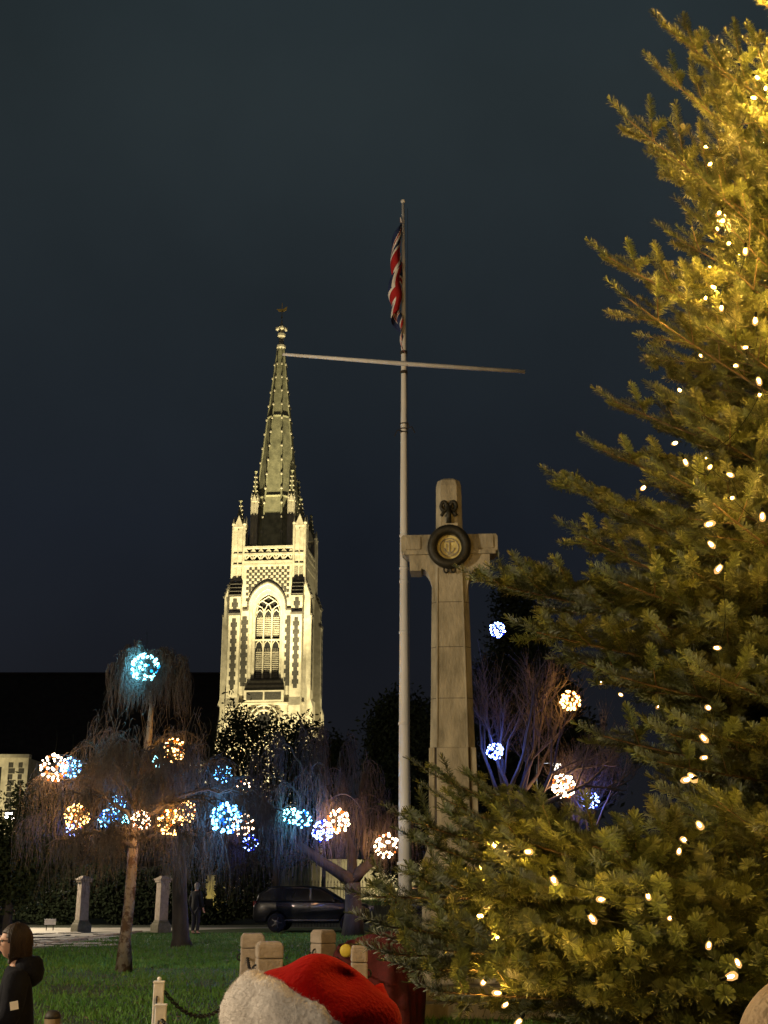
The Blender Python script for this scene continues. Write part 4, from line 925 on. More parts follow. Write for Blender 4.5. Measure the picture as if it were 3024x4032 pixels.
def white_post(px, top, wpx, Y, label, knob):
    p = gx(px, Y); zt_ = P(px, top, Y).z; t = empty('white_post', p, R(6), label, 'post'); w0 = wpx*Y*.98/FPX
    b = MB(); b.box((0, 0, zt_/2), (w0, w0, zt_), taper=.94); b.build('shaft', M_white, t, bevel=.008)
    b = MB(); b.box((0, 0, zt_+.008), (w0*1.04, w0*1.04, .018)); b.build('cap', M_white, t, bevel=.006)
    if knob: b = MB(); b.lathe([(.012, 0), (.02, .015), (.016, .03), (.004, .036)], 10, (0, 0, zt_+.017)); b.build('knob', M_white, t, True)
    b = MB(); b.torus((-.01, -w0*.5-.012, zt_-.13), .02, .007, 'x', 10, 5); b.tube([(-.012, -w0*.5-.012, zt_-.13), (-.014, -w0*.5-.012, zt_-.32)], .007, 5); b.build('hook', M_chain, t)
    return p, zt_, w0
pA, zA, wA = white_post(604, 3870, 41, 12.0, 'slim white painted post with a knob on the lawn', True)
pB, zB, wB = white_post(613, 3962, 44, 11.2, 'shorter white painted post standing in front of the knobbed one', False)
pG = gx(910, 13.2); tG = empty('stone_post', pG, R(20), 'low stone post with a white ribbon beside the red hat', 'post', 'stone posts round the memorial'); zG = P(910, 3932, 13.2).z
b = MB(); b.box((0, 0, zG/2), (.12, .12, zG), taper=.95); b.build('shaft', M_post, tG, bevel=.015)
b = MB(); b.box((0, 0, zG+.006), (.124, .124, .012)); b.tube([(.03, -.066, zG+.005), (.05, -.07, zG-.05), (.072, -.06, zG-.12)], [.012, .016, .01], 4); b.build('ribbon', M_white, tG)
chain(pA+Vector((.05, 0, zA-.07)), pG+Vector((-.06, 0, zG-.04)), .17, 'long dark chain sagging from the knobbed white post over the lawn')
chain(pB+Vector((.02, -.05, zB-.1)), pB+Vector((1.0, -.9, .35)), .12, 'dark chain running down from the shorter white post')
pH = gx(186, 12.4); zH = P(186, 3976, 12.4).z; M_bol = mat('bollard_wood', (.16, .115, .06), (.10, .07, .035), 5, .8, .2, 20, stretch=(1, 1, .3)); tH = empty('bollard', pH, 0, 'brown rounded bollard with dark domed top near the person in dark coat', 'bollard')
b = MB(); b.lathe([(.074, 0), (.076, zH-.07)], 16); b.build('shaft', M_bol, tH, True)
b = MB(); b.lathe([(.078, zH-.075), (.076, zH-.05), (.06, zH-.02), (.03, zH-.004), (.004, zH)], 16); b.build('dome', mat('bollard_cap', (.03, .025, .018), None, 6, .6), tH, True)

# ================================================================ dark red cloth heap beside the memorial
M_red = mat('red_cloth', (.085, .007, .006), (.035, .004, .004), 4, .8, .5, 9)
Yr = 17.6; rc = P(1475, 3720, Yr); base = Vector((rc.x, Yr, 0)); RD = empty('cloth_heap', base, 0, 'crumpled dark red cloth heap with a yellow patch beside the memorial', 'cloth')
nx, ny = 60, 40; hw, hd, ht = 165*Yr/FPX, .5, P(1475, 3672, Yr).z; V = []; Fq = []
for j in range(ny+1):
    for i in range(nx+1):
        a_, c_ = i/nx*2*math.pi, j/ny*math.pi/2
        sq_ = lambda t, p: math.copysign(abs(t)**p, t)
        rr = math.cos(c_)**.6; f = 1+.07*math.sin(5*a_+4*c_)+.06*math.sin(13*a_-3*c_+1)+.05*math.sin(29*a_+4+6*c_)*math.cos(c_)
        V.append((hw*sq_(math.cos(a_), .8)*rr*f, hd*sq_(math.sin(a_), .8)*rr*f, ht*math.sin(c_)**.6*(1+.07*math.sin(4*a_+9*c_)*math.sin(2*c_)-.12*max(0, -math.cos(a_))*math.sin(c_)**3)))
for j in range(ny):
    for i in range(nx): a_ = j*(nx+1)+i; Fq.append((a_, a_+1, a_+nx+2, a_+nx+1))
link('cloth', np_mesh('cloth', np.array(V), np.array(Fq), M_red, smooth=True), RD)
b = MB(); pz = P(1362, 3745, Yr-.5)-base; b.lathe([(.001, 0), (.085, .0), (.085, .03), (.06, .045), (.001, .047)], 14); b.v = [tuple(Matrix.Rotation(R(90), 4, 'X') @ Vector(v)+pz+Vector((0, .12, 0))) for v in b.v]; b.build('yellow_patch', mat('yellow_plastic', (.55, .42, .05), (.45, .33, .04), 6, .5), RD, True)

# ================================================================ gate piers
def pier(px, rz, label):
    p = gx(px, 45.0); t = empty('gate_pier', p, rz, label, 'gate pier', 'stone gate piers by the path')
    t.scale = (.66, .66, .63)
    b = MB(); b.box((0, 0, 1.65), (.52, .52, 2.0), taper=.93); b.build('shaft', M_post, t, bevel=.02)
    b = MB(); b.box((0, 0, .21), (.80, .80, .42)); b.box((0, 0, .47), (.74, .74, .1), taper=.9); b.box((0, 0, .59), (.62, .62, .12), taper=.9); b.build('plinth', mat('mossy_stone', (.10, .095, .06), (.16, .14, .10), 5, .9, .4, 20), t, bevel=.02)
    b = MB(); b.box((0, 0, 2.71), (.62, .62, .1)); b.box((0, 0, 2.82), (.72, .72, .1)); b.box((0, 0, 2.94), (.6, .6, .14), taper=.4); b.build('cap', M_post, t, bevel=.015)
pier(318, R(40), 'stone gate pier with lit side face left of the mottled trunk'); pier(632, R(40), 'stone gate pier standing between the two near tree trunks')
b = MB(); p = gx(195, 46.5); SG = empty('small_sign', p, R(10), 'small blank white board low beside the gate pier', 'sign'); b.box((0, 0, .3), (.40, .03, .2)); b.build('board', mat('board_white', (.8, .76, .72), None, 3, .6), SG)
b = MB(); b.box((-.12, .03, .15), (.03, .03, .3)); b.box((.12, .03, .15), (.03, .03, .3)); b.build('stake', M_bark, SG)
# flag edging stones of the path
for i in range(16):
    q = G(120+i*28, 3727-i*3.7, 0); b = MB(); b.box((0, 0, .03), (.34, .16, .06)); o = b.build('kerb_stone', M_post, bpy.data.objects['path'], bevel=.01); o.location = (q.x, q.y, 0); o.rotation_euler = (0, 0, math.atan2(8, 8)*.6+random.uniform(-.1, .1))
for i in range(34):
    px_ = random.uniform(100, 470); Y = random.uniform(36, 44.5); q = gx(px_, Y); b = MB(); b.box((0, 0, .012), (random.uniform(.5, 1.0), random.uniform(.4, .8), .024)); o = b.build('flagstone', M_path, bpy.data.objects['path'], bevel=.008); o.location = (q.x, q.y, .003+.0007*i); o.rotation_euler = (random.uniform(-.012, .012), random.uniform(-.012, .012), random.uniform(-.3, .3))

# ================================================================ parked car
M_car = mat('car_paint', (.004, .0045, .007), (.006, .006, .008), 2, .3, coat=.25, spec=.3); M_glass = mat('car_glass', (.02, .022, .025), None, 2, .06, spec=.6); M_tyre = mat('tyre_rubber', (.015, .015, .015), None, 8, .9); M_rim = mat('alloy_rim', (.07, .07, .075), (.05, .05, .05), 5, .35, metal=.8); M_lens = mat('lamp_lens', (.5, .5, .52), None, 5, .15)
CA = empty('parked_car', gx(1240, 45.6), R(-4), 'dark hatchback car parked beyond the lawn behind the stone posts', 'car')
def arc_(cx, r, n_=8): return [(cx-r*math.cos(math.pi*i/n_), .33+r*math.sin(math.pi*i/n_)) for i in range(n_+1)]
body = [(-2.0, .32)]+arc_(-1.25, .37)+arc_(1.3, .37)+[(2.0, .32), (2.06, .55), (2.0, .82), (1.75, .95), (1.05, 1.03), (-1.9, 1.05), (-2.08, .9), (-2.1, .5)]
b = MB(); b.prism(body, 'y', -.86, .86); b.build('body', M_car, CA, bevel=.05, smooth=True)
cabin = [(1.1, 1.0), (.25, 1.5), (-.4, 1.57), (-1.5, 1.54), (-1.95, 1.28), (-2.02, 1.0)]
b = MB(); b.prism(cabin, 'y', -.74, .74); b.build('cabin', M_car, CA, bevel=.06, smooth=True)
for pl in ([(.92, 1.07), (.22, 1.44), (-.05, 1.46), (-.05, 1.07)], [(-.12, 1.07), (-.12, 1.47), (-.95, 1.48), (-.95, 1.07)], [(-1.03, 1.07), (-1.03, 1.48), (-1.45, 1.46), (-1.8, 1.25), (-1.85, 1.07)]):
    for s_ in (-1, 1): b = MB(); b.prism(pl, 'y', s_*.742, s_*.752); b.build('side_window', M_glass, CA)
for x in (-1.25, 1.3):
    for s_ in (-1, 1):
        wh = empty('wheel', (x, s_*.78, .33)); wh.parent = CA
        b = MB(); b.lathe([(.20, -.1), (.31, -.1), (.33, -.06), (.33, .06), (.31, .1), (.20, .1)], 24); b.v = [tuple(Matrix.Rotation(R(90), 4, 'X') @ Vector(v)) for v in b.v]; b.build('tyre', M_tyre, wh, True)
        b = MB(); b.lathe([(.05, -.105), (.2, -.085), (.2, .085), (.05, .105)], 20); 
        b.v = [tuple(Matrix.Rotation(R(90), 4, 'X') @ Vector(v)) for v in b.v]
        for k in range(5): a_ = k*2*math.pi/5; b.bar((0, s_*.1, 0), (.19*math.cos(a_), s_*.1, .19*math.sin(a_)), .05, .03)
        b.build('rim', M_rim, wh)
for s_ in (-1, 1):
    b = MB(); b.box((1.93, s_*.6, .78), (.2, .36, .16)); b.build('headlight', M_lens, CA, bevel=.03)
    b = MB(); b.box((-2.05, s_*.65, .95), (.12, .25, .2)); b.build('tail_light', mat('tail_lens', (.15, .01, .01), None, 5, .2), CA, bevel=.03)
    b = MB(); b.box((.75, s_*.93, 1.06), (.14, .16, .12)); b.build('mirror', M_car, CA, bevel=.03)
    b = MB(); b.box((-.08, s_*.862, .72), (.012, .012, .6)); b.box((-1.0, s_*.862, .74), (.012, .012, .5)); b.box((.95, s_*.862, .7), (.012, .012, .5)); b.build('door_seam', M_tyre, CA)
    b = MB(); b.box((-.25, s_*.875, .9), (.2, .03, .03)); b.box((-1.15, s_*.875, .9), (.18, .03, .03)); b.build('door_handle', M_rim, CA, bevel=.008)
b = MB(); b.box((0, -.868, .42), (1.9, .02, .05)); b.build('sill_trim', M_rim, CA)
def copy_tree(o, parent=None):
    c = o.copy(); C.objects.link(c); c.parent = parent
    for ch in list(o.children): copy_tree(ch, c)
    return c
c2 = copy_tree(CA); c2.location = gx(1790, 46.4); c2['label'] = 'dark car mostly hidden behind the flagpole and memorial'
CA['group'] = c2['group'] = 'cars parked beyond the lawn'
sheet('churchyard_lawn', [(-6, 84), (9, 84), (9, 103.6), (-6, 103.6)], mat('lit_lawn', (.07, .16, .02), (.05, .11, .015), 2, .9), .003)  # brighter green base colour paints in the floodlit look of the grass
# ================================================================ railings and lit annex beyond the trees
RL = empty('iron_railing', gx(1400, 50), 0, 'black iron railing beyond the parked car', 'fence')
bar = MB().lathe([(.011, 0), (.011, 1.62), (.022, 1.64), (.002, 1.75)], 6).mesh('bar', M_chain)
for i in range(66): link('bar', bar, RL, (-2.6+i*.125, 0, 0))
for z in (.2, 1.45): b = MB(); b.box((1.5, 0, z), (8.3, .03, .04)); b.build('rail', M_chain, RL)
AX = gx(1500, 104); AN = empty('church_annex', AX, 0, 'low pale lit wall beyond the iron railing', 'wall')
b = MB(); b.box((0, 0, 1.5), (9, .5, 3.0)); b.build('wall', M_stone, AN)
b = MB(); b.box((0, 0, 3.06), (9.2, .7, .14)); b.build('coping', M_stone, AN)
floodlight(AX.x+1.5, 99, (AX.x, 104, 1.3), 1500, 120, 'small floodlight before the low wall beyond the railing')
WX = gx(820, 72); YW = empty('churchyard_wall', WX, 0, 'yellow lit churchyard wall glimpsed behind the dark trunk', 'wall')
b = MB(); b.box((0, 0, .95), (7, .4, 1.9)); b.build('wall', M_stone, YW)
floodlight(WX.x+.3, 69.8, (WX.x+.2, 72, 1.2), 60, 110, 'small floodlight before the churchyard wall', (1, .78, .12))

# ================================================================ street lamps
M_lampglass = emit('lamp_glass', (1, .93, .8), 14, False); M_lampw = emit('lamp_glass_warm', (1, .85, .62), 14, False)
def street_lamp(loc, h, energy, col, label, az, glass, group='street lamps'):
    """column with a bracket arm; loc is the point below the lantern"""
    d = Vector((math.cos(az), math.sin(az), 0)); t = empty('street_lamp', Vector(loc)-d*.9, 0, label, 'street lamp', group)
    b = MB(); b.lathe([(.13, 0), (.13, .6), (.075, .7), (.05, h+.12)], 12); b.build('column', M_chain, t, True)
    b = MB(); b.tube([Vector((0, 0, h)), Vector((0, 0, h+.18))+d*.25, Vector((0, 0, h+.2))+d*.7], .03, 8); b.build('arm', M_chain, t, True)
    b = MB(); b.lathe([(.04, .06), (.20, .0), (.22, -.03), (.20, -.035)], 16, d*.9+Vector((0, 0, h+.18))); b.build('hood', M_chain, t, True)
    b = MB(); b.lathe([(.17, 0), (.20, -.10), (.16, -.22), (.05, -.28)], 16, d*.9+Vector((0, 0, h+.142))); b.build('lantern', glass, t, True)
    lamp('light', 'POINT', d*.9+Vector((0, 0, h-.32)), energy, col, t, .1)
pl = P(40, 3205, 46.5); street_lamp((pl.x, 46.5, 0), pl.z-.1, 2600, (1, .84, .62), 'street lamp glowing white behind evergreen leaves by the path', R(0), M_lampglass)
pl = P(2193, 3012, 52); street_lamp((pl.x, 52, 0), pl.z-.1, 250, (.85, .95, 1), 'distant street lamp with cool white glow beside the pinkish ball', R(0), M_lampglass)
street_lamp((-9.5, -5, 0), 7.0, 3000, (1, .79, .53), 'tall street lamp on the pavement behind the viewer', R(60), M_lampw)
street_lamp((-13.0, 10.0, 0), 6.0, 7200, (1, .80, .54), 'street lamp on the pavement left of the lawn', R(20), M_lampw)

# ================================================================ people
M_skin = mat('skin', (.52, .31, .22), (.46, .26, .18), 12, .55, sss=.1); M_hairb = mat('brown_hair', (.016, .009, .005), (.034, .018, .009), 14, .6, .3, 60, stretch=(1, 1, .2))
def skin_mesh(name, J, Ed, rad, m, parent, root=0, sub=2):
    me = bpy.data.meshes.new(name); me.from_pydata(J, Ed, []); o = bpy.data.objects.new(name, me); C.objects.link(o)
    s_ = o.modifiers.new('skin', 'SKIN'); s_.use_smooth_shade = True; s_.branch_smoothing = .6
    for i, v in enumerate(me.skin_vertices[0].data):
        r_ = rad[i]; v.radius = r_ if hasattr(r_, '__len__') else (r_, r_); v.use_root = (i == root)
    q = o.modifiers.new('sub', 'SUBSURF'); q.levels = q.render_levels = sub
    dg = bpy.context.evaluated_depsgraph_get(); new = bpy.data.meshes.new_from_object(o.evaluated_get(dg)); new.name = name
    bpy.data.objects.remove(o); new.materials.clear(); new.materials.append(m); new.polygons.foreach_set('use_smooth', [True]*len(new.polygons))
    return link(name, new, parent)
def head_mesh(c, yaw=0.0, s=1.0, pitch=0.0):
    bm = bmesh.new(); bmesh.ops.create_uvsphere(bm, u_segments=40, v_segments=28, radius=1)
    for v in bm.verts:
        x, y, z = v.co; ax = 1-.22*max(0, -z)**1.4; yy = y*.098; xx = x*.074*ax; zz = z*.118
        if y < 0:
            yy *= (1-.10*max(0, -z-.2)); 
            nb = math.exp(-((x*.074)/.013)**2)*math.exp(-((z*.118+.012)/.026)**2); yy -= .024*nb
            br = math.exp(-((z*.118-.028)/.012)**2)*math.exp(-(x/.6)**2); yy -= .004*br
            for s_ in (-1, 1): yy += .009*math.exp(-(((x*.074)-s_*.03)/.013)**2-((z*.118-.01)/.010)**2)
            yy -= .006*math.exp(-((x*.074)/.022)**2-((z*.118+.052)/.007)**2); yy -= .007*math.exp(-((x*.074)/.02)**2-((z*.118+.092)/.014)**2)
        else: yy *= 1.02
        v.co = (xx, yy, zz)
    me = bpy.data.meshes.new('h'); bm.to_mesh(me); bm.free()
    M = Matrix.Translation(c) @ Matrix.Rotation(yaw, 4, 'Z') @ Matrix.Rotation(pitch, 4, 'X') @ Matrix.Scale(s, 4)
    b = MB(); b.add([M @ v.co for v in me.vertices], [tuple(p.vertices) for p in me.polygons])
    for s_ in (-1, 1):
        e_ = MB(); e_.lathe([(.002, -.032), (.015, -.02), (.02, .004), (.016, .024), (.003, .032)], 10, (0, 0, 0), .45, 1); b.add([M @ (Vector(v)+Vector((s_*.076, .012, -.005))) for v in e_.v], e_.f)
    bpy.data.meshes.remove(me); return b, M
def person(loc, rz, h, label, coat, trous, group=None, arms=None, head_yaw=0.0, hood=False, k_coat=1.0):
    k = h/1.72; t = empty('person', loc, rz, label, 'person', group); S_ = lambda x, y, z: (x*k, y*k, z*k)
    elb, wri = arms or ((.25, .03, 1.13), (.25, -.06, .90))
    J = [S_(0, 0, .96), S_(0, .015, 1.18), S_(0, 0, 1.38), S_(0, .012, 1.48), S_(0, -.005, 1.56)]; Ed = [(0, 1), (1, 2), (2, 3), (3, 4)]; rd = [.14, .125, .15, .062, .055]
    for s_ in (-1, 1):
        i = len(J); J += [S_(s_*.16, .01, 1.41), S_(s_*elb[0], elb[1], elb[2]), S_(s_*wri[0], wri[1], wri[2])]; Ed += [(2, i), (i, i+1), (i+1, i+2)]; rd += [.065, .045, .03]
        p0 = Vector(J[i+2]); dr = (p0-Vector(J[i+1])).normalized(); side = Vector((0, 1, 0)) if abs(dr.y) < .7 else Vector((1, 0, 0)); side = (side-dr*side.dot(dr)).normalized()
        pc = len(J); J.append(tuple(p0+dr*.07*k)); Ed.append((i+2, pc)); rd.append((.036, .02))
        for f in range(4):
            off = side*(f-1.5)*.019*k; ln = (.075, .09, .083, .062)[f]*k; curl = dr.cross(side)*s_*.02*k; m0 = len(J)
            J += [tuple(p0+dr*.095*k+off), tuple(p0+dr*(.095*k+ln*.5)+off+curl*.4), tuple(p0+dr*(.095*k+ln)+off+curl*1.6)]; Ed += [(pc, m0), (m0, m0+1), (m0+1, m0+2)]; rd += [.0095, .0085, .0075]
        m0 = len(J); J += [tuple(p0+dr*.045*k-side*.035*k), tuple(p0+dr*.085*k-side*.052*k)]; Ed += [(i+2, m0), (m0, m0+1)]; rd += [.011, .009]
    for s_ in (-1, 1):
        i = len(J); J += [S_(s_*.09, 0, .88), S_(s_*.10, -.02, .50), S_(s_*.10, .02, .10), S_(s_*.105, -.13, .045)]; Ed += [(0, i), (i, i+1), (i+1, i+2), (i+2, i+3)]; rd += [.09, .06, .045, .04]
    rd = [tuple(q*k for q in r_) if hasattr(r_, '__len__') else r_*k for r_ in rd]
    bo = skin_mesh('body', J, Ed, rd, M_skin, t)
    hb, HM = head_mesh(Vector(S_(0, -.022, 1.625)), head_yaw, k*.98)
    hm = hb.mesh('hd', M_skin); bm = bmesh.new(); bm.from_mesh(bo.data); bm.from_mesh(hm); bm.to_mesh(bo.data); bm.free(); bpy.data.meshes.remove(hm); bo.data.polygons.foreach_set('use_smooth', [True]*len(bo.data.polygons))
    # coat
    J = [S_(0, .01, .72), S_(0, .01, .95), S_(0, .02, 1.18), S_(0, .005, 1.37), S_(0, .02, 1.47)]; Ed = [(0, 1), (1, 2), (2, 3), (3, 4)]; q_ = k*k_coat; rd = [(.21*q_, .165*q_), (.20*q_, .16*q_), (.185*q_, .15*q_), (.175*q_, .145*q_), (.085*k, .085*k)]
    for s_ in (-1, 1):
        i = len(J); J += [S_(s_*.17, .01, 1.40), S_(s_*elb[0], elb[1], elb[2]), S_(s_*wri[0], wri[1], wri[2])]; Ed += [(3, i), (i, i+1), (i+1, i+2)]; rd += [.095*q_, .075*q_, .055*q_]
    co = skin_mesh('coat', J, Ed, rd, coat, t)
    J = [S_(0, 0, .90)]; Ed = []; rd = [.15*k]
    for s_ in (-1, 1): i = len(J); J += [S_(s_*.09, 0, .84), S_(s_*.10, -.02, .5), S_(s_*.10, .02, .12)]; Ed += [(0, i), (i, i+1), (i+1, i+2)]; rd += [.10*k, .075*k, .062*k]
    skin_mesh('trousers', J, Ed, rd, trous, t)
    for s_ in (-1, 1): skin_mesh('shoe', [S_(s_*.10, .04, .055), S_(s_*.105, -.06, .05), S_(s_*.108, -.15, .04)], [(0, 1), (1, 2)], [.052*k, .05*k, .042*k], M_tyre, t)
    # eyes
    for s_ in (-1, 1):
        b = MB(); c = HM @ Vector((s_*.031, -.080, .012)); b.ico(c, .011*k, 2); b.build('eye', mat('eye_white', (.7, .68, .65), (.05, .04, .03), 60, .2), t, True)
    return t, k, HM, co
def hair_cap(t, HM, m, back=.0, length=.06, thick=.017):
    bm = bmesh.new(); bmesh.ops.create_uvsphere(bm, u_segments=36, v_segments=24, radius=1); V = []; Fs = []
    for v in bm.verts:
        x, y, z = v.co; cut = z < (-.45-length*4 if y > -.1 else .12) and y < .9 if y < .95 else False
        sc_ = 1+.03*math.sin(19*math.atan2(y, x))*(.4+.6*abs(1-z))
        v.co = (x*(.074+thick)*sc_, y*(.098+thick)*sc_+.01, (z*(.118+thick) if z > 0 else z*(.118+thick+length)))
    kill = [f for f in bm.faces if (lambda c: (c.y < -.052 and c.z < .062) or (c.y < -.02 and c.z < .03-.2*(c.y+.02)*0 and abs(c.x) < .2 and c.z < .0 and c.y < -.03))(f.calc_center_median())]
    bmesh.ops.delete(bm, geom=kill, context='FACES')
    me = bpy.data.meshes.new('hair'); bm.to_mesh(me); bm.free(); me.transform(HM); me.materials.append(m); me.polygons.foreach_set('use_smooth', [True]*len(me.polygons)); o = link('hair', me, t)
    q = o.modifiers.new('s', 'SOLIDIFY'); q.thickness = .012
    return o
M_navy = mat('navy_coat', (.004, .0045, .008), (.007, .0075, .012), 6, .85, .3, 30, spec=.1); M_darkt = mat('dark_trousers', (.02, .02, .025), None, 8, .85)
p = gx(-14, 8.5); t, k, HM, co = person(p, R(-72), 1.61, 'person in dark hooded coat looking aside, with glasses and brown bobbed hair', M_navy, M_darkt, None, ((.27, -.02, 1.14), (.2, -.2, 1.02)), R(0), k_coat=1.08)
hair_cap(t, HM, M_hairb, 0, .02, .015)
S = []
for _ in range(900):   # strands falling from the crown
    a0 = random.uniform(-.35, math.pi+.35); st = random.uniform(.0, .9); pts = []
    for i in range(8):
        th = st+(2.35-st)*i/7; rr = math.sin(min(th, 1.75)); zq = math.cos(th) if th < 1.6 else -.03-(th-1.6)*.9
        pts.append(HM @ Vector((.096*rr*math.cos(a0)+random.uniform(-.002, .002), .012+.122*rr*math.sin(a0), .14*zq)))
    S.append(pts)
o = twig_mesh(S, .0016, M_hairb, 'hair_strands', t); o['kind'] = 'stuff'
b = MB()
b.lathe([(.07, -.10), (.125, -.06), (.135, .0), (.115, .06), (.085, .085)], 18, (0, .085*k, 1.44*k), 1.0, .8); b.build('hood', M_navy, t, True)
b = MB()
for s_ in (-1, 1): b.torus(tuple(HM @ Vector((s_*.033, -.112, .012))), .022, .003, 'y', 16, 4); b.tube([HM @ Vector((s_*.056, -.108, .015)), HM @ Vector((s_*.079, .0, .012))], .003, 4)
b.tube([HM @ Vector((-.012, -.116, .014)), HM @ Vector((.012, -.116, .014))], .003, 4); b.build('glasses', M_tyre, t)
b = MB(); b.box(None, (.006, .05, .05), mtx=Matrix.Translation((.328*k, -.0, 1.24*k)) @ Matrix.Rotation(R(10), 4, 'X')); b.build('sleeve_patch', M_white, t)
p = gx(768, 43.0); t, k, HM, co = person(p, R(150), 1.66, 'distant person in black coat standing beside the thick dark trunk', mat('black_coat', (.008, .008, .009), None, 5, .8), M_darkt); hair_cap(t, HM, mat('grey_hair', (.32, .28, .23), (.2, .18, .15), 14, .6), 0, .02, .014)
p = gx(12, 40); t, k, HM, co = person(p, R(60), 1.75, 'person in black standing on the path beyond the dark coated one', MATS['black_coat'], M_darkt); hair_cap(t, HM, mat('black_hair', (.015, .012, .01), None, 14, .6), 0, .0, .014)
# --- wearer of the red and white hat
M_hatr = mat('red_felt', (.36, .006, .004), (.28, .004, .003), 9, .95, .25, 120, spec=.05); M_fur = mat('cream_fur', (.74, .68, .62), (.62, .56, .50), 30, .95, .3, 90)
Yh2 = 2.0; hc = P(1196, 4066, Yh2)
t, k, HM, co = person((hc.x-.01, Yh2+.0, 0), R(160), hc.z-.03, 'person wearing a red felt hat with thick white fur brim', mat('dark_green_coat', (.02, .03, .025), None, 6, .8), M_darkt)
hair_cap(t, HM, M_hairb, 0, .05, .012)
hat = empty('hat', hc-t.location); hat.parent = t; hat.rotation_euler = (0, 0, -t.rotation_euler.z); 
hat.scale = (.92, .92, .93)
hat.location = Matrix.Rotation(-t.rotation_euler.z, 3, 'Z') @ (hc-t.location)
Tm = Matrix.Rotation(R(24), 4, 'Y') @ Matrix.Rotation(R(-6), 4, 'X')
def lump(V, amp, fr, sd=0):
    V = np.array(V); s_ = np.sin(V[:, 0]*fr+sd)+np.sin(V[:, 1]*fr*1.3+2+sd)+np.sin(V[:, 2]*fr*1.1+4+sd); return s_/3*amp
# brim
nu, nv = 72, 18; V = []; Fq = []
for i in range(nu):
    a_ = 2*math.pi*i/nu
    for j in range(nv):
        c_ = 2*math.pi*j/nv; rr = .108+.038*math.cos(c_); q = Vector((rr*math.cos(a_)*.98, rr*math.sin(a_)*1.12, .054*math.sin(c_)-.0)); q *= 1+.02*math.sin(a_*9+c_*2)+.012*math.sin(a_*23+5*c_)
        V.append(tuple(Tm @ q)); 
for i in range(nu):
    for j in range(nv): Fq.append((i*nv+j, ((i+1) % nu)*nv+j, ((i+1) % nu)*nv+(j+1) % nv, i*nv+(j+1) % nv))
Vn = np.array(V); link('brim', np_mesh('brim', Vn, np.array(Fq), M_fur, smooth=True), hat)
# loose fur fibres on the brim
n = 42000; fi = rng.integers(0, len(V), n); nrm = []
cen = np.array([tuple(Tm @ Vector((.108*math.cos(2*math.pi*i/nu)*.98, .108*math.sin(2*math.pi*i/nu)*1.12, 0))) for i in range(nu)])[np.array(fi)//nv]
ii, jj = fi//nv, fi % nv; fu, fv = rng.random((n, 1)), rng.random((n, 1)); p0 = (Vn[fi]*(1-fu)+Vn[((ii+1) % nu)*nv+jj]*fu)*(1-fv)+(Vn[ii*nv+(jj+1) % nv]*(1-fu)+Vn[((ii+1) % nu)*nv+(jj+1) % nv]*fu)*fv; d = Vn[fi]-cen; d /= np.linalg.norm(d, axis=1)[:, None]; d += rng.normal(0, .55, (n, 3)); d /= np.linalg.norm(d, axis=1)[:, None]
sd = np.cross(d, rng.normal(0, 1, (n, 3))); sd /= np.linalg.norm(sd, axis=1)[:, None]; sd *= .00028
tipp = p0+d*rng.uniform(.002, .0055, n)[:, None]; VV = np.stack([p0-sd, p0+sd, tipp], 1).reshape(-1, 3)
o = link('fur', np_mesh('fur', VV, np.arange(3*n).reshape(-1, 3), M_fur), hat); o['kind'] = 'stuff'
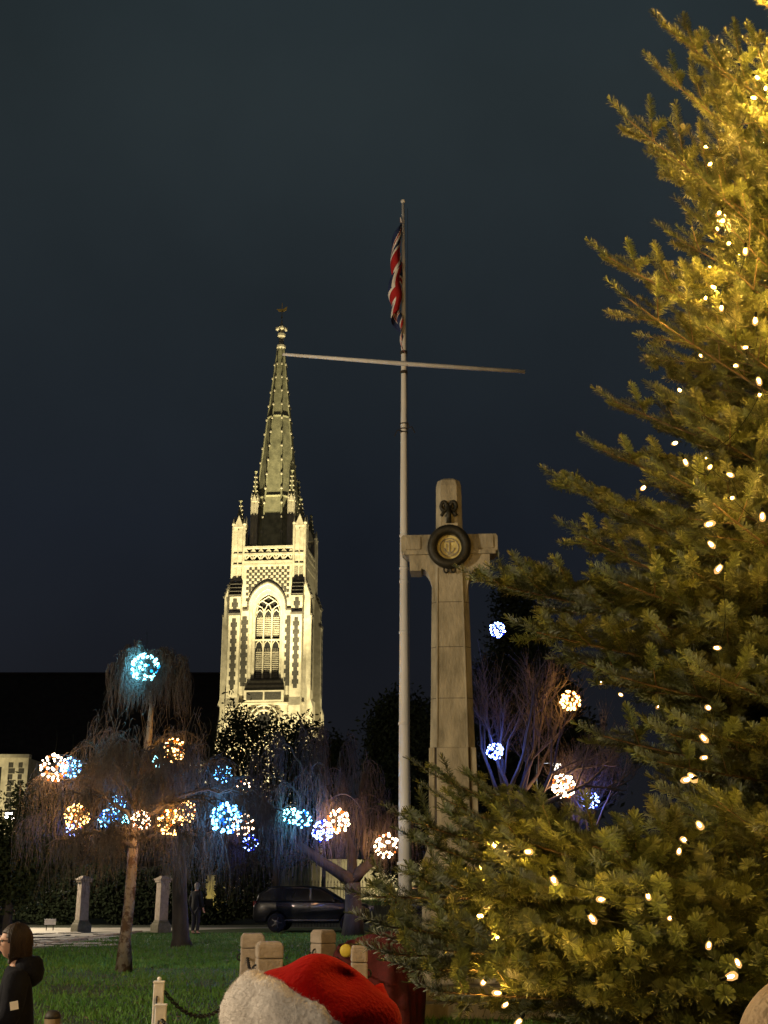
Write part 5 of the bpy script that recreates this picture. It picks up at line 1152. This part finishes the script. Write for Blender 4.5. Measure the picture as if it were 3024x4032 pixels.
# felt crown: a soft bag that folds over to the right
bm = bmesh.new(); bmesh.ops.create_uvsphere(bm, u_segments=96, v_segments=64, radius=1)
for v in bm.verts:
    x, y, z = v.co; z2 = max(z, -.25)
    q = Vector((x*.128*.97, y*.128*1.1, z2*.105+.008)); q = Tm @ q
    wx = max(0, q.x+.0)
    q.x += .55*wx*max(0, min(1, (q.z+.06)/.12))*.9; q.z += .010*math.sin(q.x*30+1.0)-.12*max(0, q.x-.10)+.10*max(0,-q.x-.02)*max(0, z)
    q.z += -.018*math.exp(-((q.x+.035)/.03)**2)*max(0, z)
    # crease
    cr = math.exp(-((q.x-.068)/.026)**2-((q.z-.088+.3*(q.x-.068))/.013)**2)*(1 if y < 0 else .2); q.y += .05*cr
    q.y += -.008*math.exp(-((q.x-.07)/.05)**2-((q.z-.04)/.012)**2)
    q += Vector((0, 1, .5))*.0025*math.sin(q.x*60+q.z*35)
    v.co = q
me = bpy.data.meshes.new('felt_crown'); bm.to_mesh(me); bm.free(); me.materials.append(M_hatr); me.polygons.foreach_set('use_smooth', [True]*len(me.polygons)); link('felt_crown', me, hat)
b = MB(); b.tube([(.09, .02, .045), (.115, .01, .01), (.125, .01, -.05), (.12, .0, -.11)], [.05, .042, .034, .022], 16); b.build('tail', M_hatr, hat, True)
b = MB(); b.ico((.12, 0, -.145), .035, 3); b.build('pompom', M_fur, hat, True)
# fuzz of the felt silhouette
# --- wearer of the beige knitted hat in the corner
M_knit = mat('beige_knit', (.42, .30, .17), (.32, .22, .12), 20, .95, .8, 60)
Yk2 = 1.6; kc = P(3245, 4175, Yk2); t, k, HM, co = person((kc.x, Yk2, 0), R(175), kc.z+.06, 'person wearing a beige knitted hat at the foot of the fir tree', mat('brown_coat', (.06, .045, .035), None, 6, .8), M_darkt)
hair_cap(t, HM, MATS['brown_hair'], 0, .02, .01)
nu, nv = 90, 30; V = []; Fq = []
hcn = Matrix.Rotation(-t.rotation_euler.z, 3, 'Z') @ (kc-t.location)
for j in range(nv+1):
    for i in range(nu):
        a_ = 2*math.pi*i/nu; c_ = -.55+(math.pi/2+.5499)*j/nv; r_ = .101*math.cos(max(0, c_))*(1+.012*(1 if i % 3 == 0 else -.5)); r_ *= 1.06 if j < 6 else 1
        V.append((hcn.x+r_*math.cos(a_), hcn.y+r_*1.1*math.sin(a_), hcn.z+.103*(math.sin(c_) if c_ > 0 else c_)))
for j in range(nv):
    for i in range(nu): Fq.append((j*nu+i, j*nu+(i+1) % nu, (j+1)*nu+(i+1) % nu, (j+1)*nu+i))
link('knitted_hat', np_mesh('knitted_hat', np.array(V), np.array(Fq), M_knit, smooth=True), t)
